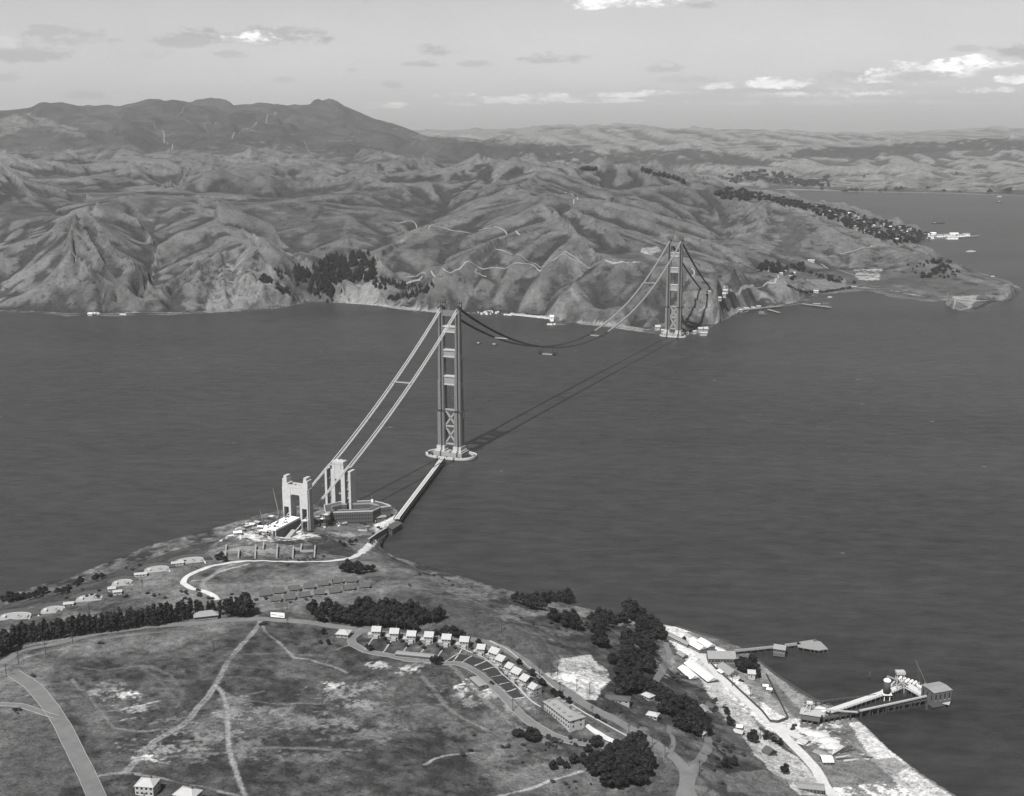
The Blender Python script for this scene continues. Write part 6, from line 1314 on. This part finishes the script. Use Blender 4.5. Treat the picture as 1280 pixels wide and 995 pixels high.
lowpier('shore_pier', 'curved-shore landing with pale deck east of the cape', (925,387.5), (978,382), 10); lowpier('shore_pier', 'short outer wharf arm behind the wreck-like barge', (960,386.5), (974,390.5), 9, 3)
p = at_z(953, 393, 0); r = empty('derrick_barge', p, .3, 'dark cluttered derrick barge moored off the cape shore', 'barge'); m = MB(); m.b2(-12, 12, -7, 7, -1, 3); m.build('hull', M['walld'], r); m = MB(); [m.beam((x, y, 3), (x*.4, y*.4, 22), .8) for x, y in ((-8, -5), (8, -5), (8, 5), (-8, 5))]; m.beam((0, 0, 6), (14, 3, 24), .8); m.build('derrick', M['deckd'], r); m = MB(); m.b2(-9, 3, -4, 4, 3.003, 8); m.build('deckhouse', M['wallm'], r)
for i, (x, y, L_) in enumerate([(933,387,14),(941,386,10),(948,384.5,12),(925,389,9)]): mbox('landing_shed', 'shed', '%s pale shed from the left on the landing east of the cape' % nth(sorted([933,941,948,925]).index(x)), x, y, L_, 8, 4, 'wallm', 'roofl', .2)
# fort houses in the valley
FB = [(980,341,16,'white two-storey house beside the dark trees at the bend of the valley road'),(976,344,10,'small pale house just below the white two-storey one'),(988,347,14,'grey house right of the road bend in the valley'),(992,343,12,'pale house under the trees behind the valley road'),(1014,327.5,22,'lone white long house on the open valley slope'),(1067,361,16,'dark square shed at the corner of the bay'),(1020,366,14,'pale boathouse on the beach of the far bay')]
for x, y, L_, lab in FB: mbox('valley_house', 'house', lab, x, y, L_, 10, 6, 'walld' if 'dark' in lab else 'wallL', 'roofm' if ('dark' in lab or 'grey' in lab) else 'roofl', rg.uniform(-.4, .4))
for i, (x, y, L_) in enumerate([(1082,358,34),(1094,360,30),(1104,363,32),(1113,362,22),(1122,363.5,26),(1129,366,20),(1131,361,16)]): mbox('long_stable', 'shed', '%s long dark-roofed shed from the left in the row on the far bay flat' % nth(i), x, y, L_, 10, 4, 'walld', 'roofd', -.15, 'long sheds on the far bay flat')
# town on the wooded shore behind the ridge
rg = random.Random(15)
def shoreline_y(x): return np.interp(x, [948, 1000, 1060, 1120, 1150, 1165], [240, 252, 264, 280, 288, 293])
def crest_y(x): return np.interp(x, [925, 965, 1010, 1050, 1100, 1130, 1160], [250, 254, 263, 282, 300, 307, 312])
hs = []
for k in range(34):
    x = rg.uniform(1005, 1140); y0, y1 = shoreline_y(x)+2.5, min(crest_y(x), 302)-1; hs.append((x, y0+(y1-y0)*rg.random()**1.0))
hs.sort()
for i, (x, y) in enumerate(hs):
    p = at_z(x, y, 35 if y < 290 else 25); 
    L_ = rg.uniform(8, 13); pr = house('town_house', '%s pale little house from the left in the town on the wooded shore' % nth(i), 'house', L_, None, 9, 6, 3, rg.choice(['wallm', 'wallL']), rg.choice(['roofl', 'roofm', 'roofm', 'roofm', 'roofw']), 'houses of the town on the wooded shore', 0, 1, 2, proto=True, door=False)
    q = FH.hit(x, y, 4700, 9500); q = p if q is None else q; pr.put((q[0], q[1], q[2]+1), rg.uniform(-.7, .7))
for i, (x, y, L_) in enumerate([(1150,293,20),(1158,295,24),(1166,293.5,26),(1174,296,30),(1183,295.5,30),(1192,294,40),(1200,296,34),(1207,294.5,34),(1190,298.5,50),(1163,298,26),(1068,286.5,30)]): mbox('waterfront_shed', 'shed', '%s white waterfront building from the left on the town wharves' % nth(sorted([1150,1158,1166,1174,1183,1192,1200,1207,1190,1163,1068]).index(x)), x, y, L_, 18, 8, 'white', rg.choice(['roofw', 'roofl', 'roofm']), .1, 'white buildings on the town wharves', z=2)
lowpier('ferry_pier', 'long ferry pier reaching out from the town wharves', (1190,297), (1224,294.5), 22, 3)
# vessels
def schooner(p, lab):
    r = empty('schooner', p, .12, lab, 'schooner'); m = MB(); m.add([(-32, -5, 4), (26, -5, 4), (36, 0, 5.5), (26, 5, 4), (-32, 5, 4), (-29, -3, -1), (24, -3, -1), (31, 0, -1), (24, 3, -1), (-29, 3, -1)], [(0,1,2,3,4), (9,8,7,6,5), (0,5,6,1), (1,6,7,2), (2,7,8,3), (3,8,9,4), (4,9,5,0)]); m.build('hull', M['steeld'], r)
    for x, h_ in ((-20, 34), (-4, 38), (13, 36)): m = MB(); m.tube([(x, 0, 3), (x, 0, h_)], [.7, .4], 6); m.build('mast', M['pole'], r)
    m = MB(); m.b2(-26, -14, -2.5, 2.5, 4.003, 6.5); m.build('deckhouse', M['wallL'], r); m = MB(); [m.tube([(a, 0, 34), (b, 0, 6)], .25, 4) for a, b in ((-20, -30), (-4, -18), (13, 34))]; m.build('rigging', M['pole'], r)
schooner(at_z(1172.5, 279.5, 0), 'dark three-masted schooner at anchor in the bay beyond the town')
def boat(p, L_, w_, lab, hull='white', name='motor_boat', ang=0.0, tall=2.0):
    r = empty(name, p, ang, lab, 'boat'); m = MB(); a, b = L_/2, w_/2; m.add([(-a, -b, tall), (a*.6, -b, tall), (a, 0, tall*1.15), (a*.6, b, tall), (-a, b, tall), (-a*.95, -b*.7, -.5), (a*.55, -b*.7, -.5), (a*.9, 0, -.5), (a*.55, b*.7, -.5), (-a*.95, b*.7, -.5)], [(0,1,2,3,4), (9,8,7,6,5), (0,5,6,1), (1,6,7,2), (2,7,8,3), (3,8,9,4), (4,9,5,0)]); m.build('hull', M[hull], r)
    m = MB(); m.b2(-a*.5, a*.3, -b*.6, b*.6, tall*1.003, tall*1.9); m.build('cabin', M['wallL'], r)
boat(at_z(1214, 315, 0), 42, 10, 'long pale ferry-like boat crossing the bay right of the wooded shore', 'white', 'ferry_boat', .1, 3.5)
boat(at_z(1249.5, 246.5, 0), 40, 14, 'white boat close to the far shore at upper right', tall=5, ang=.2); boat(at_z(1249, 253, 0), 34, 12, 'small dark boat in the upper right of the bay', 'steeld', tall=5)
boat(at_z(1037.5, 372, 0), 14, 6, 'tiny white boat in the horseshoe bay'); boat(at_z(1241, 346, 0), 14, 6, 'tiny white boat off the eastern cape'); boat(at_z(598, 430, 0), 14, 6, 'left of two tiny dark boats under the cables', 'steeld'); boat(at_z(618, 431.5, 0), 18, 6, 'right of two tiny dark boats under the cables', 'steeld')
r = empty('log_raft', at_z(608, 500.5, 0), -.05, 'low dark log boom floating right of the nearer tower', 'log boom'); m = MB(); m.b2(-18, 10, -1.2, 1.2, -.3, .5); m.build('log', M['deckd'], r); m = MB(); m.b2(-21, -16, -1.8, 1.8, -.3, 1.4); m.b2(2, 7, -1.8, 1.8, .503, 1.6); m.build('float', M['steeld'], r)
# far trees: one mesh each
def far_tree(kind, rs):
    pr = tree_proto({'broad': 'round_tree', 'cone': 'dark_conifer', 'pine': 'dark_conifer'}[kind], 'tree', kind, rs)
    c, t = pr.parts[0][0], pr.parts[1][0]; m = MB(); n_ = len(c.data.vertices)
    m.v = [tuple(v.co) for v in c.data.vertices] + [tuple(v.co) for v in t.data.vertices]; m.f = [tuple(p.vertices) for p in c.data.polygons] + [tuple(i+n_ for i in p.vertices) for p in t.data.polygons]
    nm = pr.root.name.split('.')[0]; [bpy.data.objects.remove(o) for o in (c, t, pr.root)]
    o = m.build(nm, M['leaf']); tag(o, 'x', 'tree'); return Proto(o, [])
FB_ = [far_tree('broad', 200+i) for i in range(3)]; FC_ = [far_tree('cone', 210+i) for i in range(2)] + [far_tree('pine', 215)]
def fplant(pts, protos, label, group, h, hw=1.0, lohi=LH, zz=None):
    pts = sorted(pts); lb = label
    for i_, q in enumerate(pts):
        if len(pts) <= 48: label = lb + ', ' + nth(i_) + ' from left'
        p = FH.hit(q[0], q[1], *lohi) if zz is None else at_z(q[0], q[1], zz)
        if p is None: continue
        k = h*(q[2] if len(q) > 2 else 1)*rg.uniform(.8, 1.2)/12; w = k*hw*rg.uniform(.9, 1.15); rg.choice(protos).put((p[0], p[1], p[2]-1), rg.uniform(0, 6.28), (w, w, k), label, group)
def inpoly(Pg, n_):
    xs = [p[0] for p in Pg]; ys = [p[1] for p in Pg]; out = []
    while len(out) < n_:
        x, y = rg.uniform(min(xs), max(xs)), rg.uniform(min(ys), max(ys))
        if in_poly(np.array([x]), np.array([y]), Pg)[0]: out.append((x, y))
    return out
fplant(inpoly([(392,334),(410,326),(440,320),(464,320),(468,335),(468,351),(455,353),(430,355),(418,353),(414,364),(402,368),(393,352)], 130), FC_, 'dark conifer in the dense wood above the cove beach', 'conifers of the cove wood', 26, 1.15)
fplant(inpoly([(366,334),(380,340),(400,352),(418,362),(414,372),(400,374),(385,366),(372,352)], 48), FC_, 'dark tree in the belt left of the cove', 'tree belt left of the cove', 22, 1.4)
fplant(inpoly([(323,344),(335,348),(350,358),(366,366),(362,369),(345,362),(330,354),(323,350)], 22), FB_, 'dark tree in the cliff edge strip', 'tree strip on the cliff edge', 13, 1.5)
fplant([(344,338),(348,340),(352,342),(357,342),(347,345),(352,348),(376,345),(379,350),(372,357),(427,365),(409,378),(415,378),(400,372)], FC_, 'single dark tree standing out near the cove woods', 'single trees near the cove', 15, 1.2)
fplant(inpoly([(463,352),(480,350),(495,354),(508,357),(505,361),(490,362),(470,361)], 30), FC_, 'dark conifer right of the cove meadow', 'conifers right of the cove meadow', 16, 1.2)
fplant(inpoly([(484,374),(505,368),(525,361),(545,354),(548,359),(530,368),(510,375),(490,377)], 34), FC_, 'dark conifer in the slanting cove strip', 'slanting conifer strip above the cove point', 13, 1.3)
fplant(inpoly([(508,358),(520,358),(530,356),(528,360),(512,363)], 8), FC_, 'dark tree between the two conifer strips by the cove', 'trees between the conifer strips', 13, 1.2)
fplant(inpoly([(948,335),(960,329),(976,334),(984,338),(980,343),(962,341),(950,340)], 30), FB_, 'dark tree in the rounded valley wood', 'rounded wood in the valley', 20, 1.1)
fplant(inpoly([(984,332),(1005,330),(1008,336),(1000,342),(990,345),(985,352),(992,352),(996,340)], 26), FB_, 'dark tree among the valley houses', 'trees among the valley houses', 14, 1.1)
fplant(inpoly([(1010,341),(1030,343),(1060,351),(1075,355),(1072,358),(1050,355),(1020,347)], 26), FB_, 'tree in the dark line along the valley flat', 'tree line along the valley flat', 11, 1.2)
fplant([(x, np.interp(x, [985, 1003, 1030, 1062], [358, 366, 366, 361])) for x in np.linspace(985, 1062, 26)], FB_, 'small dark tree in the far bay hedge', 'hedge line along the far bay beach', 9, 1.3)
fplant(inpoly([(1150,345),(1165,337),(1178,332),(1186,334),(1180,342),(1165,347),(1153,349)], 40), FB_, 'dark tree in the grove on the eastern cape', 'grove on the eastern cape', 13, 1.2)
fplant([(1188,337),(1191,341),(1196,340),(1175,346),(1180,348),(1185,347),(1190,344),(1141,337),(1146,334),(1150,331),(1135,332),(1144,342),(1199,341),(1194,345),(1155,333),(1160,330)], FB_, 'scattered dark tree near the grove on the eastern cape', 'scattered trees on the eastern cape', 10, 1.2)
fplant(inpoly([(1155,325),(1170,325),(1188,328),(1188,331),(1170,330),(1155,330)], 18), FB_, 'dark tree on the eastern cape crest', 'tree strip on the crest of the eastern cape', 11, 1.3)
tw = []
for k in range(430):
    x = 930 + 232*rg.random()**.85; y0, y1 = shoreline_y(x)+1.5, min(crest_y(x), 305 if x < 1155 else 300); tw.append((x, y0+(y1-y0)*rg.random()))
TW = tw
fplant([(x, y+rg.uniform(-.6, .6)) for x, y in [(803,214),(808,216),(812,217),(818,219),(824,220),(830,221),(836,223),(842,224),(848,226),(854,229),(732,213),(736,213),(740,213),(744,213),(728,213)] for _ in (0, 1)], FB_, 'dark tree on the skyline ridge left of the bay', 'trees on the ridge left of the bay', 20, 1.3)
fplant(inpoly([(885,246),(905,238),(920,236),(938,243),(945,249),(935,253),(915,249),(895,249)], 45), FB_, 'dark tree in the town ridge wood', 'wood at the head of the town ridge', 20, 1.4)
wd_ = inpoly([(900,222),(950,214),(985,218),(1000,226),(1035,228),(1035,233),(990,231),(950,226),(915,229)], 120) + inpoly([(1010,226),(1036,221),(1036,226),(1015,231)], 14)
m = MB(); src = [FB_[0].root.data, FB_[1].root.data]
for x, y in wd_:
    p = FH.hit(x, y, 9000, 16000)
    if p is None: continue
    k = rg.uniform(2.6, 3.8); s_ = rg.choice(src); n_ = 0
    V = [(p[0]+v.co[0]*k*1.6, p[1]+v.co[1]*k*1.6, p[2]-8+v.co[2]*k) for v in s_.vertices][:900]; Fc = [tuple(q.vertices) for q in s_.polygons if max(q.vertices) < len(V)]; m.add(V, Fc)
o = m.build('far_wood', M['leaf']); tag(o, 'distant dark wood on the low hills across the bay', 'wood', kind='stuff')
m = MB()
for x, y in TW:
    p = FH.hit(x, y, 4300, 9500)
    if p is None: continue
    k = rg.uniform(1.2, 1.9); s_ = rg.choice(src); a_ = rg.uniform(0, 6.28); co, si = math.cos(a_)*k*1.25, math.sin(a_)*k*1.25
    V = [(p[0]+v.co[0]*co-v.co[1]*si, p[1]+v.co[0]*si+v.co[1]*co, p[2]-1+v.co[2]*k) for v in s_.vertices][:1200]; Fc = [tuple(q.vertices) for q in s_.polygons if max(q.vertices) < len(V)]; m.add(V, Fc)
o = m.build('town_wood', M['leaf']); tag(o, 'continuous dark wood covering the shore of the town behind the ridge', 'wood', kind='stuff')
fplant([(x, y, s) for x, y, s in [(1107,239,1.4),(1121,239,1.8),(1126,239,1.9),(1100,240,1),(1078,239,1),(1237,242,1.6),(1258,241,2),(1262,241,1.6),(1064,240,1.5),(1056,241,1.3),(1070,240.5,1.4),(1027,238,1.3),(1180,240,1),(1200,241,.9),(1160,236,1),(1080,222,1.4),(1195,218,1.1)]], FB_, 'single dark tree on the far shore', 'trees of the far shore', 24, 1.4, (9000, 16000))
